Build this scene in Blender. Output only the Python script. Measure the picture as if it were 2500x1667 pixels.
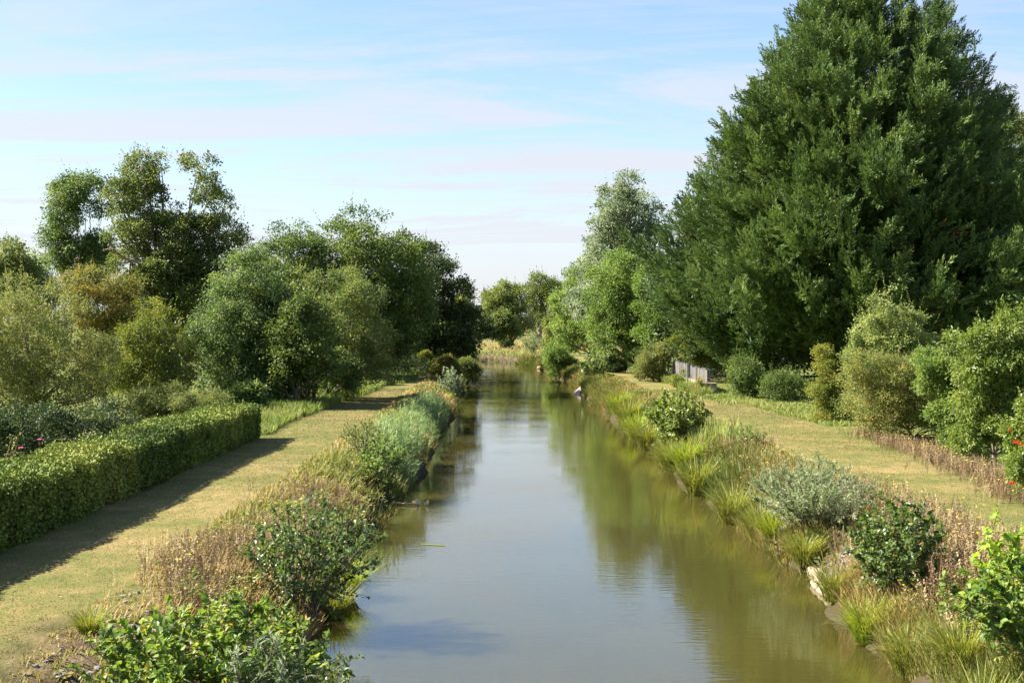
import bpy, math
import numpy as np
from mathutils import Vector

C = bpy.context.scene.collection
SC = bpy.context.scene
for o in list(bpy.data.objects):
    bpy.data.objects.remove(o)

# ------------------------------------------------------------------ camera, sky, sun, exposure
EYE = 5.4                      # eye height above the water (standing on a bridge)
cam_d = bpy.data.cameras.new("camera")
cam = bpy.data.objects.new("camera", cam_d)
C.objects.link(cam)
cam.location = (0, 0, EYE)
cam.rotation_euler = (math.radians(90 - 0.69), 0, 0)
cam_d.sensor_width = 36
cam_d.lens = 18 / math.tan(math.radians(20))
cam_d.clip_end = 9000
SC.camera = cam

SUN_EL = math.radians(40)
SUN_AZ = math.radians(-84)     # clockwise from straight ahead (+y): the sun stands to the left
world = bpy.data.worlds.new("World")
SC.world = world
world.use_nodes = True
SKY_STRENGTH = 0.0595
SUN_POWER = 5.0
sun_dir = Vector((math.sin(SUN_AZ) * math.cos(SUN_EL), math.cos(SUN_AZ) * math.cos(SUN_EL), math.sin(SUN_EL)))
sun_d = bpy.data.lights.new("sun", 'SUN')
sun = bpy.data.objects.new("sun", sun_d)
C.objects.link(sun)
sun_d.energy = SUN_POWER
sun_d.angle = math.radians(0.5)
sun_d.color = (1.0, 0.93, 0.80)
sun.location = (-40, 0, 60)
sun.rotation_euler = (-sun_dir).to_track_quat('-Z', 'Y').to_euler()

vs = SC.view_settings
vs.view_transform = 'Standard'
vs.look = 'None'
vs.gamma = 1
vs.exposure = 1.94
vs.use_curve_mapping = False
SC.cycles.max_bounces = 8
SC.cycles.diffuse_bounces = 4
SC.cycles.glossy_bounces = 3
SC.cycles.transmission_bounces = 4
SC.cycles.transparent_max_bounces = 4
SC.cycles.caustics_reflective = False
SC.cycles.caustics_refractive = False
SC.cycles.use_denoising = True
SC.cycles.denoising_prefilter = 'ACCURATE'


class N:
    """small node-tree helper"""
    def __init__(self, tree):
        self.t = tree
        tree.nodes.clear()

    def n(self, typ, **kw):
        nd = self.t.nodes.new(typ)
        for k, v in kw.items():
            if k.startswith('i_'):
                nd.inputs[k[2:].replace('_', ' ')].default_value = v
            else:
                setattr(nd, k, v)
        return nd

    def l(self, a, b):
        self.t.links.new(a, b)

    def math(self, op, a, b=None, clamp=False):
        m = self.n('ShaderNodeMath', operation=op, use_clamp=clamp)
        for i, v in enumerate((a, b)):
            if v is None:
                continue
            if isinstance(v, (int, float)):
                m.inputs[i].default_value = v
            else:
                self.l(v, m.inputs[i])
        return m.outputs[0]

    def mix(self, fac, a, b):
        m = self.n('ShaderNodeMix', data_type='RGBA')
        for sock, v in ((m.inputs[0], fac), (m.inputs[6], a), (m.inputs[7], b)):
            if isinstance(v, (int, float)):
                sock.default_value = v
            elif isinstance(v, tuple):
                sock.default_value = (*v, 1)
            else:
                self.l(v, sock)
        return m.outputs[2]

    def ramp(self, fac, stops):
        r = self.n('ShaderNodeValToRGB')
        el = r.color_ramp.elements
        while len(el) < len(stops):
            el.new(0.5)
        for e, (p, c) in zip(el, stops):
            e.position = p
            e.color = (*c, 1) if isinstance(c, tuple) else (c, c, c, 1)
        self.l(fac, r.inputs[0])
        return r.outputs[0]

    def noise(self, vec, scale, detail=4, rough=0.55, dist=0.0):
        t = self.n('ShaderNodeTexNoise')
        t.inputs['Scale'].default_value = scale
        t.inputs['Detail'].default_value = detail
        t.inputs['Roughness'].default_value = rough
        t.inputs['Distortion'].default_value = dist
        if vec is not None:
            self.l(vec, t.inputs['Vector'])
        return t.outputs[0]

    def mapping(self, vec, loc=(0, 0, 0), rot=(0, 0, 0), scale=(1, 1, 1)):
        m = self.n('ShaderNodeMapping')
        m.inputs['Location'].default_value = loc
        m.inputs['Rotation'].default_value = rot
        m.inputs['Scale'].default_value = scale
        self.l(vec, m.inputs[0])
        return m.outputs[0]


# world: physical sky with thin high cloud
w = N(world.node_tree)
sky = w.n('ShaderNodeTexSky', sky_type='NISHITA', sun_disc=False)
sky.sun_elevation = SUN_EL
sky.sun_rotation = SUN_AZ
sky.air_density = 1.0
sky.dust_density = 0.6
sky.ozone_density = 4.0
tc = w.n('ShaderNodeTexCoord')
sep = w.n('ShaderNodeSeparateXYZ')
w.l(tc.outputs['Generated'], sep.inputs[0])
zz = w.math('ADD', w.math('MAXIMUM', sep.outputs[2], 0.0), 0.10)
cmb = w.n('ShaderNodeCombineXYZ')
w.l(w.math('DIVIDE', sep.outputs[0], zz), cmb.inputs[0])
w.l(w.math('DIVIDE', sep.outputs[1], zz), cmb.inputs[1])
c1 = w.noise(w.mapping(cmb.outputs[0], loc=(2.3, 0.4, 0), rot=(0, 0, 0.80), scale=(0.30, 0.9, 1)), 1.5, 8, 0.60, 0.9)
c2 = w.noise(w.mapping(cmb.outputs[0], loc=(7.1, 3.9, 2), rot=(0, 0, -0.45), scale=(0.55, 1.6, 1)), 2.2, 6, 0.6, 0.8)
cl = w.math('ADD', w.math('MULTIPLY', c1, 0.75), w.math('MULTIPLY', c2, 0.25))
cl = w.ramp(cl, [(0.445, 0.0), (0.50, 0.5), (0.555, 1.0)])
low = w.ramp(sep.outputs[2], [(0.0, 0.95), (0.05, 0.62), (0.12, 0.14), (0.22, 0.0)])
fade = w.ramp(sep.outputs[2], [(0.12, 1.0), (0.30, 0.12)])
fac = w.math('MAXIMUM', w.math('MULTIPLY', w.math('MULTIPLY', cl, fade), 0.85), low)
bg1 = w.n('ShaderNodeBackground')
bg1.inputs[1].default_value = SKY_STRENGTH
w.l(w.mix(0.06, sky.outputs[0], (3.2, 3.0, 4.8)), bg1.inputs[0])
bg2 = w.n('ShaderNodeBackground')
bg2.inputs[0].default_value = (0.915, 0.93, 1.0, 1)
bg2.inputs[1].default_value = 0.238
mx = w.n('ShaderNodeMixShader')
w.l(fac, mx.inputs[0])
w.l(bg1.outputs[0], mx.inputs[1])
w.l(bg2.outputs[0], mx.inputs[2])
wo = w.n('ShaderNodeOutputWorld')
w.l(mx.outputs[0], wo.inputs[0])

# ------------------------------------------------------------------ materials


def material(name):
    m = bpy.data.materials.new(name)
    m.use_nodes = True
    return m, N(m.node_tree)


def leaf_mat(name, cols, trans=0.42, rough=0.5, spec=0.28, gain=1.55, warm=(1.18, 1.0, .85)):
    """cols: colour stops picked by the per-leaf 'tint' value"""
    m, g = material(name)
    a = g.n('ShaderNodeAttribute', attribute_name='tint')
    st = [(i / (len(cols) - 1), tuple(v * gain * q for v, q in zip(c, warm))) for i, c in enumerate(cols)]
    col = g.ramp(a.outputs['Fac'], st)
    p = g.n('ShaderNodeBsdfPrincipled')
    p.inputs['Roughness'].default_value = rough
    p.inputs['Specular IOR Level'].default_value = spec
    g.l(col, p.inputs['Base Color'])
    h = g.n('ShaderNodeHueSaturation')
    h.inputs['Hue'].default_value = 0.485
    h.inputs['Saturation'].default_value = 1.1
    h.inputs['Value'].default_value = 1.35
    g.l(col, h.inputs['Color'])
    t = g.n('ShaderNodeBsdfTranslucent')
    g.l(h.outputs[0], t.inputs[0])
    x = g.n('ShaderNodeMixShader')
    x.inputs[0].default_value = trans
    g.l(p.outputs[0], x.inputs[1])
    g.l(t.outputs[0], x.inputs[2])
    o = g.n('ShaderNodeOutputMaterial')
    g.l(x.outputs[0], o.inputs[0])
    return m


def rough_mat(name, c_a, c_b, scale=6, bump=0.4, rough=0.85, stretch=(1, 1, 1), dist=0.03):
    m, g = material(name)
    tco = g.n('ShaderNodeTexCoord')
    v = g.mapping(tco.outputs['Object'], scale=stretch)
    n1 = g.noise(v, scale, 6, 0.65)
    n2 = g.noise(v, scale * 5.3, 4, 0.6)
    f = g.math('ADD', g.math('MULTIPLY', n1, 0.6), g.math('MULTIPLY', n2, 0.4))
    col = g.ramp(f, [(0.33, c_a), (0.67, c_b)])
    p = g.n('ShaderNodeBsdfPrincipled')
    p.inputs['Roughness'].default_value = rough
    p.inputs['Specular IOR Level'].default_value = 0.25
    g.l(col, p.inputs['Base Color'])
    b = g.n('ShaderNodeBump')
    b.inputs['Strength'].default_value = bump
    b.inputs['Distance'].default_value = dist
    g.l(f, b.inputs['Height'])
    g.l(b.outputs[0], p.inputs['Normal'])
    o = g.n('ShaderNodeOutputMaterial')
    g.l(p.outputs[0], o.inputs[0])
    return m


M = {}
M['oak'] = leaf_mat('oak_leaves', [(.030, .048, .012), (.060, .088, .022), (.100, .125, .035), (.15, .16, .05)], warm=(1, 1, 1))
M['ash'] = leaf_mat('ash_leaves', [(.022, .050, .020), (.045, .088, .030), (.080, .135, .045), (.13, .18, .06)])
M['walnut'] = leaf_mat('walnut_leaves', [(.022, .050, .014), (.042, .082, .022), (.075, .120, .032), (.11, .16, .05)])
M['dark'] = leaf_mat('dark_leaves', [(.012, .026, .010), (.022, .045, .016), (.040, .070, .024), (.06, .10, .03)], trans=0.25, gain=1.5, spec=0.25)  # dark leaf colour; on the shaded plants it also stands in for shade
M['olive'] = leaf_mat('olive_leaves', [(.055, .072, .018), (.095, .115, .030), (.135, .150, .042), (.20, .19, .06)], warm=(1, 1, 1))
M['amber'] = leaf_mat('amber_leaves', [(.055, .070, .018), (.090, .105, .024), (.145, .128, .028), (.22, .145, .03)], warm=(1, 1, 1))
M['lime'] = leaf_mat('lime_leaves', [(.065, .095, .018), (.105, .145, .026), (.155, .185, .036), (.24, .23, .05)], warm=(1.04, 1, .95), gain=1.15)
M['maple'] = leaf_mat('maple_leaves', [(.040, .068, .018), (.068, .100, .026), (.105, .130, .034), (.20, .18, .05)], warm=(1, 1, 1))
M['poplar'] = leaf_mat('poplar_leaves', [(.070, .100, .050), (.115, .150, .080), (.165, .200, .115), (.26, .29, .20)], trans=0.5, gain=1.4, warm=(1, 1, 1))
M['fresh'] = leaf_mat('fresh_leaves', [(.040, .075, .018), (.075, .125, .028), (.115, .170, .042), (.17, .21, .06)], warm=(1.02, 1, .95))
M['grove'] = leaf_mat('grove_leaves', [(.038, .068, .020), (.070, .112, .034), (.105, .150, .048), (.16, .19, .07)])
M['cypress'] = leaf_mat('cypress_sprays', [(.020, .042, .014), (.038, .076, .024), (.062, .112, .034), (.100, .155, .052)], trans=0.22, rough=0.6, gain=1.55, warm=(1.14, 1, .86))
M['cypress_dead'] = leaf_mat('withered_sprays', [(.08, .045, .02), (.12, .065, .025), (.17, .09, .04)], trans=0.1, gain=1.3, warm=(1, 1, 1))
M['hedge'] = leaf_mat('hedge_leaves', [(.035, .060, .012), (.070, .105, .020), (.115, .150, .030), (.17, .19, .05)], spec=0.15, rough=0.65, trans=0.10, warm=(1.04, 1, .95))
M['alder'] = leaf_mat('alder_leaves', [(.030, .070, .014), (.055, .115, .022), (.085, .155, .032), (.13, .19, .05), (.22, .17, .05)], rough=0.5, spec=0.35, gain=1.65)
M['alder_dark'] = leaf_mat('dark_alder_leaves', [(.020, .048, .014), (.036, .078, .020), (.060, .110, .028), (.09, .14, .04)], rough=0.38, spec=0.45, gain=1.65)
M['willow'] = leaf_mat('willow_leaves', [(.085, .125, .060), (.13, .175, .085), (.19, .235, .130), (.28, .32, .22)], gain=1.25, warm=(1, 1, 1))
M['silver'] = leaf_mat('silver_willow_leaves', [(.12, .165, .055), (.18, .235, .095), (.27, .32, .165), (.39, .42, .27)], gain=1.05, warm=(1, 1, 1))
M['sapling'] = leaf_mat('sapling_leaves', [(.14, .22, .028), (.20, .28, .040), (.29, .35, .07)], trans=0.5, gain=1.4, warm=(1, 1, 1))
M['laurel'] = leaf_mat('laurel_leaves', [(.040, .080, .018), (.075, .130, .028), (.115, .175, .045), (.16, .22, .07)], rough=0.38, spec=0.45)
M['bramble'] = leaf_mat('bramble_leaves', [(.050, .080, .024), (.085, .125, .036), (.125, .165, .050), (.19, .19, .08), (.24, .13, .07)])
M['elder'] = leaf_mat('elder_leaves', [(.055, .085, .026), (.105, .145, .042), (.165, .205, .065), (.26, .29, .13)], warm=(1.04, 1, .95))
M['blossom_orange'] = leaf_mat('orange_petals', [(.62, .09, .015), (.75, .16, .03)], trans=0.3, gain=1, warm=(1, 1, 1))
M['blossom_pink'] = leaf_mat('pink_petals', [(.60, .07, .22), (.70, .25, .40)], trans=0.3, gain=1, warm=(1, 1, 1))
M['blossom_yellow'] = leaf_mat('yellow_petals', [(.70, .48, .01), (.80, .60, .04)], trans=0.2, gain=1, warm=(1, 1, 1))
M['sedge'] = leaf_mat('sedge_blades', [(.10, .135, .020), (.165, .195, .032), (.24, .245, .055), (.36, .29, .11)], trans=0.35, gain=1.15, warm=(1, 1, 1))
M['sedge_bright'] = leaf_mat('bright_sedge_blades', [(.12, .19, .02), (.20, .27, .03), (.28, .33, .05), (.36, .34, .09)], trans=0.4, gain=1.1, warm=(1, 1, 1))
M['reed'] = leaf_mat('reed_blades', [(.085, .145, .045), (.135, .205, .070), (.20, .26, .105), (.29, .31, .15)], trans=0.35, gain=1.3, warm=(1, 1, 1))
M['iris'] = leaf_mat('iris_blades', [(.13, .18, .045), (.20, .25, .06), (.30, .32, .11)], trans=0.35, gain=1.2, warm=(1, 1, 1))
M['bank_grass'] = leaf_mat('bank_grass_blades', [(.095, .130, .025), (.165, .180, .042), (.29, .240, .080), (.42, .31, .14)], trans=0.3, rough=0.7, gain=1.05, warm=(1, 1, 1))
M['lawn'] = leaf_mat('mown_grass_blades', [(.075, .094, .023), (.117, .116, .033), (.182, .146, .056), (.25, .188, .085)], trans=0.25, rough=0.75, gain=1.0, warm=(1, 1, 1))
M['verge'] = leaf_mat('verge_grass_blades', [(.070, .115, .022), (.125, .170, .036), (.185, .205, .055), (.30, .24, .10)], trans=0.3, rough=0.7, gain=1.25, warm=(1, 1, 1))
M['weed'] = leaf_mat('dry_weed_stalks', [(.15, .098, .050), (.22, .158, .082), (.31, .235, .125), (.40, .32, .19)], trans=0.15, rough=0.8, gain=1.0, warm=(1, 1, 1))
M['bark'] = rough_mat('grey_bark', (.085, .066, .048), (.24, .20, .155), 5, 0.6, stretch=(3, 3, .6))
M['bark_pale'] = rough_mat('pale_bark', (.20, .175, .13), (.46, .41, .33), 5, 0.5, stretch=(3, 3, .6))
M['bark_dark'] = rough_mat('dark_bark', (.035, .028, .020), (.10, .08, .06), 5, 0.6, stretch=(3, 3, .6))
M['stem_red'] = rough_mat('reddish_stems', (.13, .075, .040), (.26, .165, .095), 8, 0.3)
M['hedge_core'] = rough_mat('dark_hedge_core', (.020, .022, .010), (.045, .040, .020), 14, 0.8)  # stands in for the shaded inside of the hedge
M['stone'] = rough_mat('grey_stone', (.10, .095, .09), (.27, .25, .23), 7, 0.7)
M['limestone'] = rough_mat('pale_limestone', (.20, .15, .095), (.50, .41, .29), 6, 0.5)
M['concrete'] = rough_mat('weathered_concrete', (.20, .17, .145), (.36, .31, .265), 4, 0.4)
M['paling'] = rough_mat('silvered_wood', (.10, .092, .085), (.24, .225, .21), 9, 0.5, stretch=(4, 4, .5))
M['post'] = rough_mat('weathered_post_wood', (.20, .17, .13), (.42, .37, .30), 9, 0.5, stretch=(4, 4, .5))
M['dark_wood'] = rough_mat('dark_table_wood', (.030, .020, .015), (.075, .050, .036), 9, 0.5)
M['dead_wood'] = rough_mat('dead_branch_wood', (.17, .125, .085), (.36, .27, .19), 9, 0.4)
M['pale_leaf'] = leaf_mat('pale_curled_leaves', [(.62, .50, .26), (.75, .62, .38)], trans=0.3, gain=1, warm=(1, 1, 1))


def brick_mat():
    m, g = material('old_red_brick')
    tco = g.n('ShaderNodeTexCoord')
    b = g.n('ShaderNodeTexBrick')
    b.inputs['Color1'].default_value = (.21, .125, .085, 1)
    b.inputs['Color2'].default_value = (.29, .19, .135, 1)
    b.inputs['Mortar'].default_value = (.32, .28, .23, 1)
    b.inputs['Scale'].default_value = 1.0
    b.inputs['Brick Width'].default_value = 0.23
    b.inputs['Row Height'].default_value = 0.075
    b.inputs['Mortar Size'].default_value = 0.012
    sp = g.n('ShaderNodeSeparateXYZ')
    g.l(tco.outputs['Object'], sp.inputs[0])
    cb = g.n('ShaderNodeCombineXYZ')
    g.l(g.math('ADD', sp.outputs[0], sp.outputs[1]), cb.inputs[0])
    g.l(sp.outputs[2], cb.inputs[1])
    g.l(cb.outputs[0], b.inputs['Vector'])
    dirt = g.noise(tco.outputs['Object'], 2.5, 5, 0.6)
    col = g.mix(g.math('MULTIPLY', dirt, 0.5), b.outputs[0], (.20, .19, .12))
    p = g.n('ShaderNodeBsdfPrincipled')
    p.inputs['Roughness'].default_value = 0.9
    g.l(col, p.inputs['Base Color'])
    bp = g.n('ShaderNodeBump')
    bp.inputs['Strength'].default_value = 0.5
    bp.inputs['Distance'].default_value = 0.01
    g.l(b.outputs[1], bp.inputs['Height'])
    bp.invert = True
    g.l(bp.outputs[0], p.inputs['Normal'])
    o = g.n('ShaderNodeOutputMaterial')
    g.l(p.outputs[0], o.inputs[0])
    return m


M['brick'] = brick_mat()


def ground_mat():
    m, g = material('ground_turf_and_soil')
    geo = g.n('ShaderNodeNewGeometry')
    pos = geo.outputs['Position']
    bank = g.n('ShaderNodeAttribute', attribute_name='bank').outputs['Fac']
    mown = g.n('ShaderNodeAttribute', attribute_name='mown').outputs['Fac']
    big = g.noise(g.mapping(pos, scale=(.55, .9, 1)), .6, 5, .6, .4)
    mid = g.noise(g.mapping(pos, scale=(1, .5, 1)), 2.6, 5, .62)
    fine = g.noise(pos, 22, 4, .65)
    f = g.math('ADD', g.math('ADD', g.math('MULTIPLY', big, .45), g.math('MULTIPLY', mid, .3)), g.math('MULTIPLY', fine, .25))
    turf = g.ramp(f, [(.38, (.085, .104, .026)), (.475, (.125, .123, .037)), (.55, (.190, .150, .058)), (.63, (.255, .188, .083))])
    wild = g.ramp(f, [(.34, (.050, .070, .018)), (.50, (.105, .125, .030)), (.66, (.22, .19, .07))])
    soil = g.ramp(g.math('ADD', g.math('MULTIPLY', mid, .6), g.math('MULTIPLY', fine, .4)),
                  [(.35, (.040, .027, .018)), (.50, (.085, .057, .037)), (.66, (.17, .125, .085))])
    zc = g.n('ShaderNodeSeparateXYZ')
    g.l(pos, zc.inputs[0])
    wet = g.ramp(g.math('ADD', zc.outputs[2], g.math('MULTIPLY', mid, .25)), [(.32, 1.0), (.72, 0.0)])
    soil = g.mix(wet, soil, (.050, .040, .022))
    col = g.mix(mown, wild, turf)
    col = g.mix(bank, col, soil)
    p = g.n('ShaderNodeBsdfPrincipled')
    p.inputs['Roughness'].default_value = 0.95
    p.inputs['Specular IOR Level'].default_value = 0.1
    g.l(col, p.inputs['Base Color'])
    b = g.n('ShaderNodeBump')
    b.inputs['Strength'].default_value = 0.7
    b.inputs['Distance'].default_value = 0.05
    g.l(g.math('ADD', g.math('MULTIPLY', mid, .5), g.math('MULTIPLY', fine, .5)), b.inputs['Height'])
    g.l(b.outputs[0], p.inputs['Normal'])
    o = g.n('ShaderNodeOutputMaterial')
    g.l(p.outputs[0], o.inputs[0])
    return m


def water_mat():
    m, g = material('murky_canal_water')
    geo = g.n('ShaderNodeNewGeometry')
    pos = geo.outputs['Position']
    n1 = g.noise(g.mapping(pos, scale=(.55, 2.6, 1)), 2.2, 3, .5, .4)
    n2 = g.noise(g.mapping(pos, scale=(.35, .9, 1)), .35, 2, .5)
    n3 = g.noise(g.mapping(pos, scale=(1.2, 4.5, 1)), 4.5, 2, .5)
    h = g.math('ADD', n1, g.math('MULTIPLY', n3, .25))
    amp = g.ramp(n2, [(.36, .25), (.62, 1.0)])
    h = g.math('MULTIPLY', h, amp)
    tint = g.noise(pos, .12, 3, .5)
    col = g.ramp(tint, [(.35, (.042, .0375, .0095)), (.65, (.057, .050, .013))])
    p = g.n('ShaderNodeBsdfPrincipled')
    p.inputs['Roughness'].default_value = 0.025
    p.inputs['IOR'].default_value = 1.45
    p.subsurface_method = 'BURLEY'
    p.inputs['Subsurface Weight'].default_value = 1.0
    p.inputs['Subsurface Radius'].default_value = (1.0, 1.0, .6)
    p.inputs['Subsurface Scale'].default_value = 0.8
    g.l(col, p.inputs['Base Color'])
    b = g.n('ShaderNodeBump')
    b.inputs['Strength'].default_value = 0.24
    b.inputs['Distance'].default_value = 0.012
    g.l(h, b.inputs['Height'])
    g.l(b.outputs[0], p.inputs['Normal'])
    o = g.n('ShaderNodeOutputMaterial')
    g.l(p.outputs[0], o.inputs[0])
    return m


# ------------------------------------------------------------------ mesh building
def norm(v):
    return v / np.maximum(np.linalg.norm(v, axis=-1, keepdims=True), 1e-9)


def frames(d, n):
    """orthonormal frames with Y along d and Z close to n"""
    y = norm(d)
    x = norm(np.cross(y, n))
    z = np.cross(x, y)
    return x, y, z


class MB:
    def __init__(self):
        self.v, self.f, self.t, self.m = [], [], [], []
        self.n = 0

    def add(self, verts, faces, tint=0.5, mat=0):
        verts = np.asarray(verts, float).reshape(-1, 3)
        faces = np.asarray(faces, int)
        self.v.append(verts)
        self.f.append(faces + self.n)
        k = len(faces)
        self.t.append(np.broadcast_to(np.asarray(tint, float), (k,)).copy())
        self.m.append(np.full(k, mat, int))
        self.n += len(verts)

    def inst(self, tv, tfs, pos, X, Y, Z, scale, tint, mat=0):
        """copies of a template; tfs = list of face arrays, scale = (n,) or (n,3)"""
        nn = len(pos)
        if nn == 0:
            return
        s = np.asarray(scale, float)
        if s.ndim == 1:
            s = np.repeat(s[:, None], 3, 1)
        a = tv[None, :, :] * s[:, None, :]
        vv = pos[:, None, :] + a[..., 0:1] * X[:, None, :] + a[..., 1:2] * Y[:, None, :] + a[..., 2:3] * Z[:, None, :]
        T = len(tv)
        off = (np.arange(nn) * T)[:, None, None] + self.n
        self.v.append(vv.reshape(-1, 3))
        for tf in tfs:
            tf = np.asarray(tf, int)
            ff = (tf[None] + off).reshape(-1, tf.shape[1])
            self.f.append(ff)
            self.t.append(np.repeat(np.asarray(tint, float), len(tf)))
            self.m.append(np.full(len(ff), mat, int))
        self.n += nn * T

    def tube(self, pts, radii, sides=6, tint=0.5, mat=0, cap=True):
        pts = np.asarray(pts, float)
        radii = np.broadcast_to(np.asarray(radii, float), (len(pts),))
        d = np.gradient(pts, axis=0)
        d = norm(d)
        ref = np.array([0.31, 0.87, 0.12])
        x = norm(np.cross(d, ref))
        y = np.cross(d, x)
        a = np.arange(sides) / sides * 2 * math.pi
        ring = pts[:, None] + radii[:, None, None] * (np.cos(a)[None, :, None] * x[:, None] + np.sin(a)[None, :, None] * y[:, None])
        k = len(pts)
        fs = []
        for i in range(k - 1):
            for j in range(sides):
                j2 = (j + 1) % sides
                fs.append((i * sides + j, i * sides + j2, (i + 1) * sides + j2, (i + 1) * sides + j))
        self.add(ring, fs, tint, mat)
        if cap:
            self.add(ring[-1], [tuple(range(sides))], tint, mat)
            self.add(ring[0], [tuple(reversed(range(sides)))], tint, mat)

    def box(self, c, h, rz=0.0, tint=0.5, mat=0, jitter=0.0, rng=None, tilt=(0, 0)):
        v = np.array([(x, y, z) for z in (-1, 1) for y in (-1, 1) for x in (-1, 1)], float) * np.asarray(h, float)
        if jitter and rng is not None:
            v += rng.normal(0, jitter, v.shape)
        v[:, 2] += v[:, 0] * tilt[0] + v[:, 1] * tilt[1]
        cs, sn = math.cos(rz), math.sin(rz)
        v = np.stack([v[:, 0] * cs - v[:, 1] * sn, v[:, 0] * sn + v[:, 1] * cs, v[:, 2]], 1) + np.asarray(c, float)
        self.add(v, [(0, 2, 3, 1), (4, 5, 7, 6), (0, 1, 5, 4), (2, 6, 7, 3), (0, 4, 6, 2), (1, 3, 7, 5)], tint, mat)

    def build(self, name, mats, parent=None, smooth=False):
        V = np.concatenate(self.v)
        if parent is not None:
            V = V - np.array(parent.location)
        loops = np.concatenate([f.ravel() for f in self.f])
        sizes = np.concatenate([np.full(len(f), f.shape[1]) for f in self.f])
        starts = np.concatenate([[0], np.cumsum(sizes)[:-1]])
        me = bpy.data.meshes.new(name)
        me.vertices.add(len(V))
        me.vertices.foreach_set('co', V.astype(np.float32).ravel())
        me.loops.add(len(loops))
        me.loops.foreach_set('vertex_index', loops.astype(np.int32))
        me.polygons.add(len(sizes))
        me.polygons.foreach_set('loop_start', starts.astype(np.int32))
        me.polygons.foreach_set('material_index', np.concatenate(self.m).astype(np.int32))
        me.polygons.foreach_set('use_smooth', np.full(len(sizes), smooth, dtype=bool))
        at = me.attributes.new('tint', 'FLOAT', 'FACE')
        at.data.foreach_set('value', np.clip(np.concatenate(self.t), 0, 1).astype(np.float32))
        for mm in (mats if isinstance(mats, (list, tuple)) else [mats]):
            me.materials.append(mm)
        me.update(calc_edges=True)
        me.validate()
        o = bpy.data.objects.new(name, me)
        C.objects.link(o)
        if parent is not None:
            o.parent = parent
        return o


def tag(o, label=None, cat=None, group=None, kind=None):
    for k, v in (('label', label), ('category', cat), ('group', group), ('kind', kind)):
        if v:
            o[k] = v
    return o


def thing(name, label, cat, loc, group=None):
    o = bpy.data.objects.new(name, None)
    o.empty_display_size = 0.3
    C.objects.link(o)
    o.location = tuple(float(c) for c in loc)
    return tag(o, label, cat, group)


def dup(root, loc, rz, scale, label, group=None):
    r = root.copy()
    C.objects.link(r)
    r.location = tuple(float(c) for c in loc)
    r.rotation_euler = (0, 0, rz)
    r.scale = (scale, scale, scale)
    r['label'] = label
    if group:
        r['group'] = group
    for ch in list(root.children):
        c = ch.copy()
        C.objects.link(c)
        c.parent = r
        for gc in ch.children:
            d = gc.copy()
            C.objects.link(d)
            d.parent = c
    return r


# leaf templates: x across, y from base to tip, z up
DIAMOND = (np.array([(0, 0, 0), (.34, .5, .07), (0, 1, -.04), (-.34, .5, .07)], float), [np.array([(0, 1, 2, 3)])])
OVATE = (np.array([(0, 0, 0), (0, .5, -.03), (0, 1, -.12), (.27, .2, .06), (.40, .55, .08), (.26, .85, .0),
                   (-.27, .2, .06), (-.40, .55, .08), (-.26, .85, .0)], float),
         [np.array([(0, 3, 4, 1), (1, 4, 5, 2), (0, 1, 7, 6), (1, 2, 8, 7)])])
LANCE = (np.array([(0, 0, 0), (.085, .4, .02), (0, 1, -.12), (-.085, .4, .02)], float), [np.array([(0, 1, 2, 3)])])
LONG = (np.array([(0, 0, 0), (.17, .3, .03), (.15, .65, .02), (0, 1, -.16), (-.15, .65, .02), (-.17, .3, .03)], float),
        [np.array([(0, 1, 2, 3), (0, 3, 4, 5)])])
LOBED = (np.array([(0, 0, 0), (.20, .10, .03), (.52, .22, .0), (.30, .42, .05), (.44, .78, .0), (.15, .68, .05), (0, 1.05, -.08),
                   (-.15, .68, .05), (-.44, .78, .0), (-.30, .42, .05), (-.52, .22, .0), (-.20, .10, .03), (0, .5, .0)], float),
         [np.array([(0, 1, 3, 12), (0, 12, 9, 11), (12, 3, 5, 6), (12, 6, 7, 9)]),
          np.array([(1, 2, 3), (3, 4, 5), (11, 9, 10), (9, 7, 8)])])


def ballpts(rng, n):
    return norm(rng.normal(size=(n, 3)))


# ------------------------------------------------------------------ the lie of the land
F = 3231.0


def W(px, py, D):
    """point at distance D whose bearing is given on the 2352-wide survey of the view"""
    return np.array([(px - 1176) / F * D, D, EYE - (py - 745) / F * D])


CL = np.array([(1.3, -60), (1.3, 60), (.9, 100), (.1, 145), (-1.6, 178), (-6, 199), (-16, 214), (-40, 228), (-140, 250)], float)
HW = 4.8


def canal_dist(x, y):
    best = np.full(np.shape(x), 1e9)
    for (ax, ay), (bx, by) in zip(CL[:-1], CL[1:]):
        dx, dy = bx - ax, by - ay
        t = np.clip(((x - ax) * dx + (y - ay) * dy) / (dx * dx + dy * dy), 0, 1)
        best = np.minimum(best, np.hypot(x - ax - t * dx, y - ay - t * dy))
    wob = .16 * np.sin(y * .83 + (x > 0) * 2.1) + .12 * np.sin(y * 2.3 + (x > 0) * 1.3) + .22 * np.sin(y * .21 + (x > 0) * .7)
    return best - HW - wob * np.where(y < 190, 1, .4)


PROF_D = [-6, -1.2, 0, .22, .7, 1.5, 2.3, 3.2, 8]
PROF_Z = [-1.3, -.7, -.05, .28, .60, .98, 1.17, 1.2, 1.2]


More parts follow.
